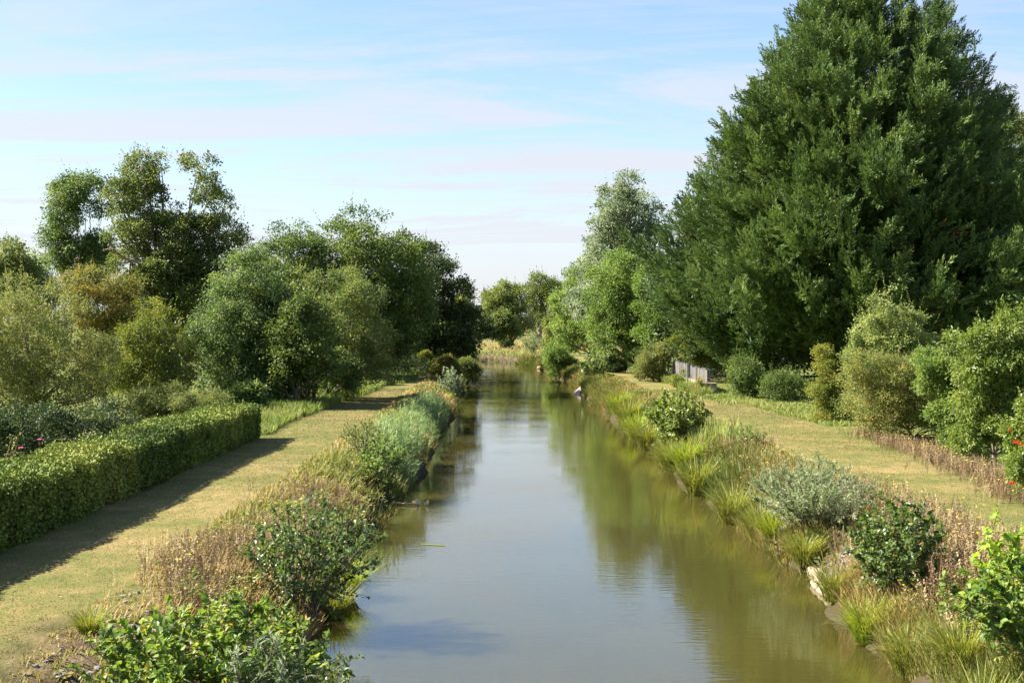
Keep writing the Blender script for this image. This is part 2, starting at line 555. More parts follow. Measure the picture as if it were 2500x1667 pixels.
def land(x, y):
    x = np.asarray(x, float)
    y = np.asarray(y, float)
    d = canal_dist(x, y)
    d = d / np.where((x < 0) & (d > 0), 1 + .45 * np.clip((25 - y) / 5, 0, 1), 1)
    z = np.interp(d, PROF_D, PROF_Z)
    rough = np.clip(1 - np.abs(d - 1.0) / 1.6, 0, 1) * np.clip((d - .15) / .5, 0, 1)
    er = np.clip((22.5 - y) / 2, 0, 1) * (x < 0) * rough
    z = z + er * (.07 * np.sin(x * 11 + 2 * np.sin(y * 5)) + .06 * np.sin(y * 13 + 2 * np.sin(x * 6)))
    z = z + rough * (.07 * np.sin(x * 3.1 + y * 1.7) + .06 * np.sin(y * 4.3 - x * 2.2) + .04 * np.sin(x * 7.3 + y * 6.1))
    z = z + np.clip(d - 2, 0, 1) * (.025 * np.sin(x * .9 + y * .37) + .02 * np.sin(y * .71 - x * .4))
    return z


def G(px, py, z=1.2):
    """ground point seen at (px, py), for ground at height z"""
    D = (EYE - z) * F / (py - 745)
    return np.array([(px - 1176) / F * D, D, z])


def ground():
    def seg(a, b, s):
        return np.arange(a, b, s)
    xs = np.concatenate([[-4500, -2500, -1400, -800, -500, -320, -220, -160], seg(-130, -16, 2.2), seg(-16, 16, .2), seg(16, 40, 1.5),
                         [40, 55, 80, 120, 180, 280, 450, 800, 1400, 2500, 4500]])
    ys = np.concatenate([[-400, -150, -60, -30, -10, 5], seg(10, 60, .2), seg(60, 120, .45), seg(120, 270, .9),
                         [275, 285, 300, 320, 350, 400, 480, 600, 800, 1200, 2000, 3500, 7000]])
    X, Y = np.meshgrid(xs, ys)
    Z = land(X, Y)
    d = canal_dist(X, Y)
    d = d / np.where((X < 0) & (d > 0), 1 + .45 * np.clip((25 - Y) / 5, 0, 1), 1)
    nx, ny = len(xs), len(ys)
    idx = np.arange(nx * ny).reshape(ny, nx)
    fs = np.stack([idx[:-1, :-1], idx[:-1, 1:], idx[1:, 1:], idx[1:, :-1]], -1).reshape(-1, 4)
    b = MB()
    b.add(np.stack([X, Y, Z], -1).reshape(-1, 3), fs)
    o = b.build('ground', ground_mat(), smooth=True)
    me = o.data
    ww = .5 + .5 * np.sin(Y * .9 + X * .5)
    bank = np.clip((2.1 + .5 * ww - d) / .9, 0, 1)
    edge = 6.3 + np.where(X > 0, .6, -.2)
    mown = np.clip((edge + .4 * ww - d) / .8, 0, 1) * (Y < 262)
    field = ((Y > 222) & (X > -60) & (X < 60))
    mown = np.maximum(mown, field * .9)
    for nm, val in (('bank', bank), ('mown', mown)):
        at = me.attributes.new(nm, 'FLOAT', 'POINT')
        at.data.foreach_set('value', val.astype(np.float32).ravel())
    tag(o, kind='structure')


ground()


def water():
    P = []
    d = np.gradient(CL, axis=0)
    d = d / np.linalg.norm(d, axis=1, keepdims=True)
    nrm = np.stack([-d[:, 1], d[:, 0]], 1)
    b = MB()
    L = CL + nrm * 7.2
    R = CL - nrm * 7.2
    v = np.concatenate([np.c_[L, np.zeros(len(L))], np.c_[R, np.zeros(len(R))]])
    n = len(CL)
    fs = [(i, n + i, n + i + 1, i + 1) for i in range(n - 1)]
    b.add(v, fs)
    o = b.build('canal_water', water_mat())
    tag(o, kind='structure')


water()


# ------------------------------------------------------------------ grasses
def blades(mb, rng, pos, L, Wd, az, s0, curl, drop, tint, mat=0, segs=3):
    """arching blades: pos (n,3), length, width, heading az, initial lean s0, extra curl outward and drop downward"""
    n = len(pos)
    ts = {1: [0, 1], 2: [0, .55, 1], 3: [0, .38, .72, 1], 4: [0, .3, .55, .8, 1]}[segs]
    h = np.stack([np.cos(az), np.sin(az), np.zeros(n)], 1)
    tw = az + math.pi / 2 + rng.normal(0, .5, n)
    wd = np.stack([np.cos(tw), np.sin(tw), np.zeros(n)], 1)
    rows = []
    for t in ts:
        out = L * (s0 * t + curl * t * t)
        up = L * (np.sqrt(np.maximum(0, 1 - np.minimum(s0, .95) ** 2)) * t - drop * t ** 2.2)
        c = pos + h * out[:, None] + np.array([0, 0, 1.0]) * up[:, None]
        if t < 1:
            half = (Wd * .5 * (1 - .75 * t ** 1.6))[:, None] * wd
            rows += [c - half, c + half]
        else:
            rows += [c]
    V = np.stack(rows, 1)
    T = V.shape[1]
    off = (np.arange(n) * T)[:, None, None] + mb.n
    mb.v.append(V.reshape(-1, 3))
    quads = [(2 * i, 2 * i + 1, 2 * i + 3, 2 * i + 2) for i in range(segs - 1)]
    if quads:
        q = (np.array(quads)[None] + off).reshape(-1, 4)
        mb.f.append(q)
        mb.t.append(np.repeat(tint, len(quads)))
        mb.m.append(np.full(len(q), mat, int))
    tr = (np.array([(T - 3, T - 2, T - 1)])[None] + off).reshape(-1, 3)
    mb.f.append(tr)
    mb.t.append(np.asarray(tint, float).copy())
    mb.m.append(np.full(len(tr), mat, int))
    mb.n += n * T


def patchy(x, y, s=1.0, ph=0.0):
    """smooth 0..1 patch pattern"""
    return .5 + .25 * np.sin(x * 1.3 * s + ph + 1.7 * np.sin(y * .37 * s + ph)) + .25 * np.sin(y * .9 * s - ph + 1.3 * np.sin(x * .8 * s))


def lawn():
    rng = np.random.default_rng(5)
    mb = MB()
    for side in (-1, 1):
        # density falls off with distance from the near end; the far turf is carried by the ground sheet
        n = 70000
        y = 17 + 75 * rng.random(n) ** 1.9
        dd = rng.uniform(1.9, 6.4 + (.9 if side > 0 else 0), n)
        if side < 0:
            lim = 1.9 + 1.15 * np.clip((25 - y) / 5, 0, 1) + rng.normal(0, .15, n)
            dd = np.where(dd < lim, lim + rng.random(n) * 3, dd)
        x = 1.3 + side * (HW + dd)
        z = land(x, y)
        pos = np.stack([x, y, z - .005], 1)
        pt = .6 * patchy(x * .7, y, .9, 1.0 + side) + .4 * patchy(x * 2.1, y * 2.7, 1.0, 3.0)
        tint = np.clip(.16 + .70 * pt + rng.normal(0, .11, n), 0, 1)
        L = rng.uniform(.009, .026, n) * (1 + (y - 17) / 90)
        blades(mb, rng, pos, L, .007 + .0006 * y, rng.uniform(0, 6.28, n), rng.uniform(.1, .8, n), 0 * L + .15, 0 * L + .05, tint, segs=1)
    o = mb.build('mown_grass', M['lawn'])
    tag(o, 'short mown grass, part green and part straw coloured, on both towpaths', 'grass', kind='stuff')


lawn()


def bank_grass():
    rng = np.random.default_rng(6)
    mb = MB()
    for side, n in ((-1, 80000), (1, 125000)):
        y = 15.5 + 175 * rng.random(n) ** 1.75
        dd = -.08 + 2.9 * rng.random(n) ** 1.15
        cx = np.interp(y, CL[:, 1], CL[:, 0])
        x = cx + side * (HW + dd)
        keep = patchy(x, y, 1.4, side * 2.0) + rng.normal(0, .22, n) > .30
        # the eroded stony bits stay bare
        if side < 0:
            keep &= ~((y < 21.5) & (x > -6.9) & (x < -3.7) & (rng.random(n) > .75))
            
            keep &= ~((y > 33.5) & (y < 38.5) & (x > -5.6) & (rng.random(n) > .25))
        else:
            keep &= ~((y > 26.5) & (y < 31.5) & (dd < 2.1) & (rng.random(n) > .12))
        x, y, dd = x[keep], y[keep], dd[keep]
        k = len(x)
        z = land(x, y)
        crest = np.clip((dd - 1.6) / 1.0, 0, 1)
        lush = np.where(side > 0, np.clip((y - 31) / 4, 0, 1), .35 * np.clip((y - 40) / 6, 0, 1)) * np.clip((1.3 - dd) / .8, 0, 1)
        L = rng.uniform(.22, .62, k) * (1 - .55 * crest) * (1 + .001 * y) * (1 + .30 * lush) * (.74 if side < 0 else 1)
        if side < 0:
            er = (y < 22.5) & (x > -6.9)
            L = np.where(er, L * rng.uniform(.25, .65, k), L)
        pt = patchy(x, y, .55, 4.0 + side) + (.35 * ((y < 21.5) & (patchy(x, y, 3.1, 1.0) > .4)) if side < 0 else 0)
        tint = np.clip(.15 + .65 * pt + .12 * crest - .15 * lush + rng.normal(0, .16, k), 0, 1)
        az = np.where(side > 0, math.pi, 0) + rng.normal(0, 1.3, k)
        blades(mb, rng, np.stack([x, y, z - .01], 1), L, .010 + .00055 * y, az, rng.uniform(.05, .45, k), rng.uniform(.1, .45, k), rng.uniform(0, .3, k), tint, segs=3)
    o = mb.build('bank_grass', M['bank_grass'])
    tag(o, 'long half-dry grass growing down both canal banks', 'grass', kind='stuff')


bank_grass()


def verge_grass():
    """uncut grass under the trees on the left, along the fence and shrubs on the right, and round the far bend"""
    rng = np.random.default_rng(7)
    mb = MB()

    def strip(n, y0, y1, x0, x1, l0, l1, warm, p=1.0):
        y = y0 + (y1 - y0) * rng.random(n) ** p
        t = (y - y0) / (y1 - y0)
        xa = x0[0] + (x0[1] - x0[0]) * t
        xb = x1[0] + (x1[1] - x1[0]) * t
        x = xa + (xb - xa) * rng.random(n)
        pt = patchy(x, y, .7, warm * 3)
        tint = np.clip(warm + .35 * (pt - .5) + rng.normal(0, .15, n), 0, 1)
        blades(mb, rng, np.stack([x, y, land(x, y) - .01], 1), rng.uniform(l0, l1, n), .008 + .0006 * y, rng.uniform(0, 6.28, n),
               rng.uniform(.05, .4, n), rng.uniform(.05, .3, n), rng.uniform(0, .25, n), tint, segs=2)

    strip(9000, 54, 66, (-12.5, -12.5), (-9.3, -9.6), .2, .5, .45)
    strip(16000, 64, 100, (-13.5, -13), (-9.4, -8.4), .25, .65, .35)
    strip(9000, 100, 165, (-12, -11), (-7.6, -6.5), .2, .5, .15)
    strip(16000, 74, 150, (11.0, 10.9), (13.4, 13.0), .08, .28, .45)
    strip(5000, 83, 106, (10.9, 10.9), (11.85, 11.8), .25, .75, .5)
    strip(9000, 58, 76, (13.0, 12.0), (16.5, 15), .08, .25, .5)
    # canal margins round the bend
    n = 26000
    y = rng.uniform(160, 236, n)
    x = rng.uniform(-45, 10, n)
    d = canal_dist(x, y)
    ok = (d > -.1) & (d < 3.0)
    x, y = x[ok], y[ok]
    n = len(x)
    blades(mb, rng, np.stack([x, y, land(x, y) - .02], 1), rng.uniform(.2, .6, n), np.full(n, .12), rng.uniform(0, 6.28, n), rng.uniform(.05, .4, n), rng.uniform(.1, .4, n), rng.uniform(0, .35, n),
           np.clip(.30 + rng.normal(0, .2, n), 0, 1), segs=3)
    strip(14000, 205, 262, (-25, -40), (14, 20), .08, .25, .75)
    strip(14000, 222, 300, (-60, -60), (30, 30), .3, .6, 1.0)
    o = mb.build('verge_grass', M['verge'])
    tag(o, 'uncut green grass along the feet of the trees and the fence', 'grass', kind='stuff')


verge_grass()


def weeds():
    """reddish seed stalks with small leaves and scattered yellow flower heads"""
    rng = np.random.default_rng(8)
    # one template stalk
    tv, tf = [], []

    def quad(p, d, l, wdt):
        d = np.asarray(d, float) / np.linalg.norm(d)
        s = np.cross(d, (0.3, .5, .8))
        s = s / np.linalg.norm(s) * wdt
        k = len(tv)
        p = np.asarray(p, float)
        tv.extend([p, p + d * l * .5 + s, p + d * l, p + d * l * .5 - s])
        tf.append((k, k + 1, k + 2, k + 3))
    for q in range(3):
        a = q * 2.1
        quad((0, 0, 0), (.12 * math.cos(a), .12 * math.sin(a), 1), 1.0 - .15 * q, .009)
    for i in range(18):
        t = .28 + .70 * i / 18
        a = rng.uniform(0, 6.28)
        quad((.03 * math.cos(a), .03 * math.sin(a), t), (math.cos(a), math.sin(a), rng.uniform(.3, 1.6)), rng.uniform(.07, .17) * (1.25 - t), .022)
    tv = np.array(tv)
    tf = np.array(tf)
    mb = MB()

    def patch(n, pts, spread, h0, h1, warm):
        c = np.array(pts)[rng.integers(0, len(pts), n)]
        x = c[:, 0] + rng.normal(0, spread, n)
        y = c[:, 1] + rng.normal(0, spread * 2.2, n)
        d = canal_dist(x, y)
        ok = (d > .25)
        x, y = x[ok], y[ok]
        n = len(x)
        pos = np.stack([x, y, land(x, y) - .01], 1)
        az = rng.uniform(0, 6.28, n)
        Z = norm(np.stack([rng.normal(0, .16, n), rng.normal(0, .16, n), np.ones(n)], 1))
        X = norm(np.cross(np.stack([np.cos(az), np.sin(az), 0 * az], 1), Z))
        Y = np.cross(Z, X)
        s = rng.uniform(h0, h1, n)
        fine = np.stack([s * 1.2, s * 1.2, s], 1)
        mb.inst(tv, [tf], pos, X, Y, Z, fine, np.clip(warm + rng.normal(0, .2, n), 0, 1))
        k = rng.random(n) < .06
        kk = int(k.sum())
        top = pos[k] + Z[k] * s[k, None]
        for _ in range(3):
            a = rng.uniform(0, 6.28, kk)
            dd = np.stack([np.cos(a), np.sin(a), .5 + 0 * a], 1)
            X2, Y2, Z2 = frames(dd, np.tile((0, 0, 1.0), (kk, 1)))
            mb.inst(*DIAMOND, top, X2, Y2, Z2, .030 + .0006 * y[k], rng.random(kk), 1)

    # left bank, the red-brown stand above the alders
    patch(620, [(-4.9, 27.5), (-4.7, 29), (-5.2, 26), (-4.4, 31)], .38, .25, .6, .35)
    patch(420, [(-5.0, 36), (-4.6, 37.5), (-5.2, 34.5)], .45, .2, .5, .30)
    patch(330, [(-5.4, 23.5), (-5.6, 24.6), (-5.0, 22.8)], .4, .3, .65, .5)
    # right bank
    patch(1500, [(8.3, 27), (8.6, 30), (8.9, 25), (8.2, 33), (7.8, 36), (9.0, 22.5), (8.1, 24)], .55, .3, .65, .42)
    patch(900, [(7.4, 20.5), (7.6, 22.5), (7.9, 19), (8.3, 21)], .5, .35, .75, .55)
    patch(600, [(7.2, 40), (7.0, 44), (7.6, 48)], .5, .3, .6, .45)
    # foot of the shrubs on the right
    patch(1500, [(12.6, 36), (12.8, 39), (12.9, 42), (13.1, 45), (13.2, 48), (13.3, 52), (12.2, 33.5)], .42, .25, .6, .30)
    patch(300, [(6.4, 90), (6.6, 97), (6.5, 84)], .5, .3, .6, .4)
    patch(260, [(-5.0, 92), (-5.2, 97)], .5, .3, .6, .3)
    o = mb.build('dry_weeds', [M['weed'], M['blossom_yellow']])
    tag(o, 'dry reddish brown weeds with small yellow flowers on the banks', 'weeds', kind='stuff')


weeds()


def leaf_litter():
    rng = np.random.default_rng(23)
    mb = MB()
    n = 2600
    y = 17 + 70 * rng.random(n) ** 1.6
    side = np.where(rng.random(n) < .55, -1, 1)
    u = rng.random(n)
    dd = np.where(rng.random(n) < .6, 6.3 - 1.6 * u ** 2.5, 2.0 + 4.3 * u)
    x = np.interp(y, CL[:, 1], CL[:, 0]) + side * (HW + dd)
    a = rng.uniform(0, 6.28, n)
    X, Y, Z = frames(np.stack([np.cos(a), np.sin(a), rng.normal(0, .2, n)], 1), np.tile((0, 0, 1.0), (n, 1)) + rng.normal(0, .35, (n, 3)))
    mb.inst(*DIAMOND, np.stack([x, y, land(x, y) + .015], 1), X, Y, Z, rng.uniform(.02, .05, n) * (1 + y / 120), rng.random(n))
    tag(mb.build('fallen_leaves', M['weed']), 'dry fallen leaves scattered over the mown grass', 'leaves', kind='stuff')


leaf_litter()


def bank_herbs():
    """small leafy weeds that knit the bank plants together"""
    rng = np.random.default_rng(19)
    mb = MB()
    n = 1500
    y = 17 + 85 * rng.random(n) ** 1.7
    side = np.where(rng.random(n) < .5, -1, 1)
    dd = .25 + 2.0 * rng.random(n)
    x = np.interp(y, CL[:, 1], CL[:, 0]) + side * (HW + dd)
    ok = (patchy(x, y, 1.8, 5.0) + rng.normal(0, .15, n) > .55) & ~((side < 0) & (y < 21.5) & (rng.random(n) > .2))
    x, y = x[ok], y[ok]
    n = len(x)
    h = rng.uniform(.18, .55, n)
    m = 26
    i = np.repeat(np.arange(n), m)
    u = rng.random(n * m)
    a = rng.uniform(0, 6.28, n * m)
    r = h[i] * .45 * np.sqrt(rng.random(n * m)) * (1.1 - .6 * u)
    pos = np.stack([x[i] + r * np.cos(a), y[i] + r * np.sin(a), land(x, y)[i] + .03 + h[i] * u], 1)
    X, Y, Z = frames(np.stack([np.cos(a), np.sin(a), rng.normal(.1, .4, n * m)], 1), np.tile((0, 0, 1.0), (n * m, 1)) + rng.normal(0, .35, (n * m, 3)))
    s = rng.uniform(.035, .085, n * m) * (1 + y[i] / 70)
    mb.inst(*DIAMOND, pos, X, Y, Z, s, np.clip(rng.normal(.45, .18, n)[i] + rng.normal(0, .15, n * m), 0, 1))
    tag(mb.build('bank_herbs', M['bramble']), 'low leafy weeds scattered through the bank grass', 'weeds', kind='stuff')


bank_herbs()


def reeds():
    rng = np.random.default_rng(9)
    mb = MB()
    temps = []
    for k in range(4):
        tm = MB()
        tm.add([(-.006, 0, 0), (.006, 0, 0), (.004, 0, 1), (-.004, 0, 1)], [(0, 1, 2, 3)])
        m = 9
        hh = .18 + .80 * (np.arange(m) + rng.random(m)) / m
        a = rng.uniform(0, 6.28, m)
        blades(tm, rng, np.stack([0 * hh, 0 * hh, hh], 1), rng.uniform(.26, .46, m), np.full(m, .030), a, rng.uniform(.35, .8, m), rng.uniform(.15, .4, m), rng.uniform(.2, .7, m), np.full(m, .5), segs=3)
        temps.append((np.concatenate(tm.v), [np.concatenate([f for f in tm.f if f.shape[1] == 4]), np.concatenate([f for f in tm.f if f.shape[1] == 3])]))
    for k in range(130):
        y = 46.5 + 33 * rng.random()
        dmax = np.interp(y, [45.5, 52, 62, 75, 84, 89], [.6, 1.4, 1.7, 1.4, .9, .5])
        R = rng.uniform(.30, .75)
        dd = R * .75 - .15 + max(.1, dmax - R * .6) * rng.random()
        cx = float(np.interp(y, CL[:, 1], CL[:, 0])) - HW - dd
        H = rng.uniform(.5, 1.15) * float(np.interp(dd, [-.6, .3, 2], [.9, 1.0, .6])) * float(np.interp(y, [45, 50, 80, 89], [.8, 1, 1, .7]))
        n = int(42 * R)
        aa = rng.uniform(0, 6.28, n)
        rr = R * np.sqrt(rng.random(n))
        x, yy = cx + rr * np.cos(aa), y + 1.3 * rr * np.sin(aa)
        z = np.maximum(land(x, yy), -.05) - .02
        h = H * rng.uniform(.6, 1.15, n)
        az = rng.uniform(0, 6.28, n)
        Z = norm(np.stack([.18 * np.cos(aa) * rr / R + rng.normal(0, .12, n), .18 * np.sin(aa) * rr / R + rng.normal(0, .12, n), np.ones(n)], 1))
        X = norm(np.cross(np.stack([np.cos(az), np.sin(az), 0 * az], 1), Z))
        Y = np.cross(Z, X)
        tint = np.clip(rng.normal(.42, .12) + rng.normal(0, .2, n), 0, 1)
        w_ = rng.integers(0, 4, n)
        for q in range(4):
            m = w_ == q
            mb.inst(*temps[q], np.stack([x, yy, z], 1)[m], X[m], Y[m], Z[m], h[m], tint[m])
    o = mb.build('reeds', M['reed'])
    tag(o, 'bed of leafy pale green reeds at the edge of the water', 'reeds', kind='stuff')


reeds()


def rock(mb, rng, c, h, rz, tilt=(0, 0), nu=11, nv=7, rough=.16, tint=.5):
    """weathered block: a squarish ellipsoid with broken faces"""
    u = np.arange(nu) / nu * 2 * math.pi
    v = np.linspace(-math.pi / 2, math.pi / 2, nv)
    U, V = np.meshgrid(u, v)
    sg = lambda a, e: np.sign(a) * np.abs(a) ** e
    P = np.stack([sg(np.cos(V), .55) * sg(np.cos(U), .6), sg(np.cos(V), .55) * sg(np.sin(U), .6), sg(np.sin(V), .6)], -1)
    ph = rng.uniform(0, 6.28, 3)
    d = 1 + rough * (np.sin(3 * P[..., 0] + ph[0]) * np.sin(2.5 * P[..., 1] + ph[1]) + .6 * np.sin(4 * P[..., 2] + 3 * P[..., 0] + ph[2])) + rng.normal(0, rough * .25, U.shape)
    d[0] = d[0].mean()
    d[-1] = d[-1].mean()
    P = (P * d[..., None]).reshape(-1, 3) * np.asarray(h, float)
    P[:, 2] += P[:, 0] * tilt[0] + P[:, 1] * tilt[1]
    cs, sn = math.cos(rz), math.sin(rz)
    P = np.stack([P[:, 0] * cs - P[:, 1] * sn, P[:, 0] * sn + P[:, 1] * cs, P[:, 2]], 1) + np.asarray(c, float)
    fs = [(i * nu + j, i * nu + (j + 1) % nu, (i + 1) * nu + (j + 1) % nu, (i + 1) * nu + j) for i in range(nv - 1) for j in range(nu)]
    mb.add(P, fs, tint)


def rubble():
    rng = np.random.default_rng(10)
    mb = MB()

    def stones(n, y0, y1, d0, d1, side, s0, s1):
        for _ in range(n):
            y = rng.uniform(y0, y1)
            x = 1.3 + side * (HW + rng.uniform(d0, d1))
            s = rng.uniform(s0, s1)
            rock(mb, rng, (x, y, float(land(x, y)) - s * .15), (s * rng.uniform(.6, 1.2), s * rng.uniform(.6, 1.2), s * rng.uniform(.3, .6)), rng.uniform(0, 3), (rng.normal(0, .2), rng.normal(0, .2)), 8, 5)
    stones(260, 15.5, 22.5, .5, 2.6, -1, .015, .075)
    stones(90, 33, 39, .1, 1.5, -1, .03, .10)
    stones(330, 26.3, 31.0, .2, 2.1, 1, .02, .085)
    stones(90, 21, 26, 1.0, 2.6, 1, .03, .10)
    stones(50, 90, 100, .0, .8, -1, .06, .2)
    o = mb.build('rubble', M['stone'])
    tag(o, 'broken grey stones bedded in the eroded banks', 'stones', kind='stuff')


rubble()


# ------------------------------------------------------------------ trees and shrubs
def lobes_px(L, D, depth=.75, grow=1.12):
    """crown masses given as (px, py, radius px) at distance D, doubled front and back so the crown is as deep as it is wide"""
    L = np.array(L, float)
    cx = (L[:, 0].min() + L[:, 0].max()) / 2
    R = max((L[:, 0] + L[:, 2]).max() - cx, 1)
    out = []
    for i, (px, py, r) in enumerate(L):
        dx = (px - cx) / R
        off = math.sqrt(max(0, 1 - dx * dx)) * max(R - r, 0) * depth / F * D
        rr = r / F * D * grow
        c = W(px, py, D)
        if off > .45 * rr:
            for s in (-1, 1):
                k = 1 + s * off * .85 / D
                q = W(px, py, D * k)
                out.append((q[0], q[1], q[2], rr, rr, rr * .92))
        else:
            out.append((c[0], c[1], c[2], rr, rr, rr * .92))
    return np.array(out)


def crown(rng, lobes, n_clumps, per, cr, size, tmpl=DIAMOND, shell=.6, droop=.2, tint=(.45, .16, .15), flat=.75, up=.6, asp=(1, 1), boughs=9, bough=(.28, .56), shoots=0, shoot_len=.7):
    """crown mass > boughs > leaf clumps > leaves"""
    mb = MB()
    lobes = np.asarray(lobes, float)
    wgt = lobes[:, 3] ** 2
    nb = boughs * len(lobes)
    bl = rng.choice(len(lobes), nb, p=wgt / wgt.sum())
    bo = ballpts(rng, nb)
    br = lobes[bl, 3] * rng.uniform(bough[0], bough[1], nb)
    rad = (shell + (1 - shell) * rng.random(nb) ** .6)
    bc = lobes[bl, :3] + bo * (lobes[bl, 3:6] - br[:, None] * .55) * rad[:, None]
    btint = rng.normal(0, tint[1] * .8, nb)
    li = rng.choice(nb, n_clumps, p=br ** 2 / (br ** 2).sum())
    o = norm(ballpts(rng, n_clumps) + .6 * bo[li] + np.array([0, 0, .5]))
    c = bc[li] + o * br[li, None] * np.array([1, 1, .8]) * (.35 + .75 * rng.random(n_clumps) ** .5)[:, None]
    keep = np.ones(n_clumps, bool)
    for j in range(nb):
        q = ((c - bc[j]) ** 2).sum(1)
        keep &= ~((q < (.55 * br[j]) ** 2) & (li != j) & (rng.random(n_clumps) < .85))
    gz = land(c[:, 0], c[:, 1])
    keep &= c[:, 2] > gz + .15
    c, o, li = c[keep], o[keep], li[keep]
    n = len(c)
    crr = cr * rng.uniform(.5, 1.3, n)
    size = size * .82
    k = np.maximum(3, (1.45 * per * (crr / cr) ** 1.6).astype(int))
    ci = np.repeat(np.arange(n), k)
    tot = len(ci)
    g = rng.normal(0, .42, (tot, 3)) * crr[ci, None]
    g[:, 2] *= flat
    pos = c[ci] + g
    d = .6 * o[ci] + g / crr[ci, None] + rng.normal(0, .55, (tot, 3)) + np.array([0, 0, -droop])
    nn = np.array([0, 0, up]) + .55 * o[ci] + rng.normal(0, .55, (tot, 3))
    X, Y, Z = frames(d, nn)
    tt = np.clip(tint[0] + (btint[li] + rng.normal(0, tint[1] * .6, n))[ci] + rng.normal(0, tint[2], tot), 0, 1)
    s = size * rng.uniform(.7, 1.3, tot)
    mb.inst(*tmpl, pos, X, Y, Z, np.stack([s * asp[0], s * asp[1], s], 1), tt)
    if shoots:
        # leafy shoots standing out of the upper surface
        q = np.argsort(-(c[:, 2] + rng.normal(0, .35 * np.ptp(c[:, 2]), n)))[:shoots * 3]
        q = rng.choice(q, shoots)
        dirs = norm(.45 * o[q] + rng.normal(0, .25, (shoots, 3)) + np.array([0, 0, .9]))
        m = 18
        u = np.tile((np.arange(m) + .5) / m, shoots)
        si = np.repeat(np.arange(shoots), m)
        ln = shoot_len * rng.uniform(.4, 1.2, shoots)
        p2 = c[q][si] + dirs[si] * (ln[si] * u)[:, None]
        d2 = norm(dirs[si] * .5 + rng.normal(0, .7, (len(u), 3)))
        X, Y, Z = frames(d2, np.tile((0, 0, 1.0), (len(u), 1)) + rng.normal(0, .4, (len(u), 3)))
        s = size * rng.uniform(.6, 1.1, len(u)) * (1.15 - .5 * u)
        mb.inst(*tmpl, p2, X, Y, Z, np.stack([s * asp[0], s * asp[1], s], 1), np.clip(tint[0] + .15 + rng.normal(0, tint[2], len(u)), 0, 1))
    return mb, c


def wiggle(rng, a, b, n, amp, sag=0.0):
    t = np.linspace(0, 1, n)[:, None]
    p = np.asarray(a) * (1 - t) + np.asarray(b) * t
    j = rng.normal(0, amp, (n, 3)) * np.sin(t * math.pi)
    p = p + j
    p[:, 2] += sag * np.sin(t[:, 0] * math.pi)
    return p


def trunk(rng, base, lobes, r0, clumps=None, lean=None, twigs=60, leader=.68):
    """tapered trunk, a limb into each crown mass and thin twigs out to some leaf clumps"""
    mb = MB()
    base = np.asarray(base, float)
    lobes = np.asarray(lobes, float)
    top = lobes[np.argmax(lobes[:, 2])]
    ctr = np.average(lobes[:, :3], axis=0, weights=lobes[:, 3])
    tip = np.array([.5 * (top[0] + ctr[0]), .5 * (top[1] + ctr[1]), base[2] + leader * (top[2] - base[2])])
    H = tip[2] - base[2]
    path = wiggle(rng, base - (0, 0, .15), tip, 9, H * .015)
    rad = r0 * np.linspace(1, .10, 9)
    rad[0] *= 1.35
    mb.tube(path, rad, 8)
    for lb in lobes:
        i = int(np.clip((lb[2] - base[2]) / H * 3.4, 1, 5))
        a = path[i]
        mb.tube(wiggle(rng, a, lb[:3] + rng.normal(0, .12, 3) * lb[3] - (0, 0, .25 * lb[3]), 6, H * .018, H * .02), np.maximum(rad[i], r0 * .3) * np.linspace(.6, .10, 6), 6)
    if clumps is not None and twigs:
        for c in clumps[rng.integers(0, len(clumps), twigs)]:
            j = np.argmin(np.linalg.norm(lobes[:, :3] - c, axis=1))
            mb.tube(wiggle(rng, lobes[j, :3], c, 4, .1), r0 * np.linspace(.14, .05, 4), 4, cap=False)
    return mb


def tree(name, label, cat, px_lobes, D, leaf, base=None, base_px=None, clumps=900, per=34, cr=.55, size=.16, r0=.2, bark='bark', seed=1, group=None,
         tmpl=DIAMOND, twigs=60, depth=.75, grow=1.12, lobes=None, **kw):
    rng = np.random.default_rng(seed)
    lb = lobes_px(px_lobes, D, depth, grow) if lobes is None else np.asarray(lobes, float)
    if base is None:
        bx = (base_px - 1176) / F * D if base_px is not None else lb[:, 0].mean()
        base = (bx, D, float(land(bx, D)))
    t = thing(name, label, cat, base, group)
    mb, cl = crown(rng, lb, clumps, per, cr, size, tmpl, **kw)
    tb = trunk(rng, base, lb, r0, cl, twigs=twigs)
    tb.build('trunk', M[bark], t, smooth=True)
    mb.build('crown', M[leaf], t)
    return t


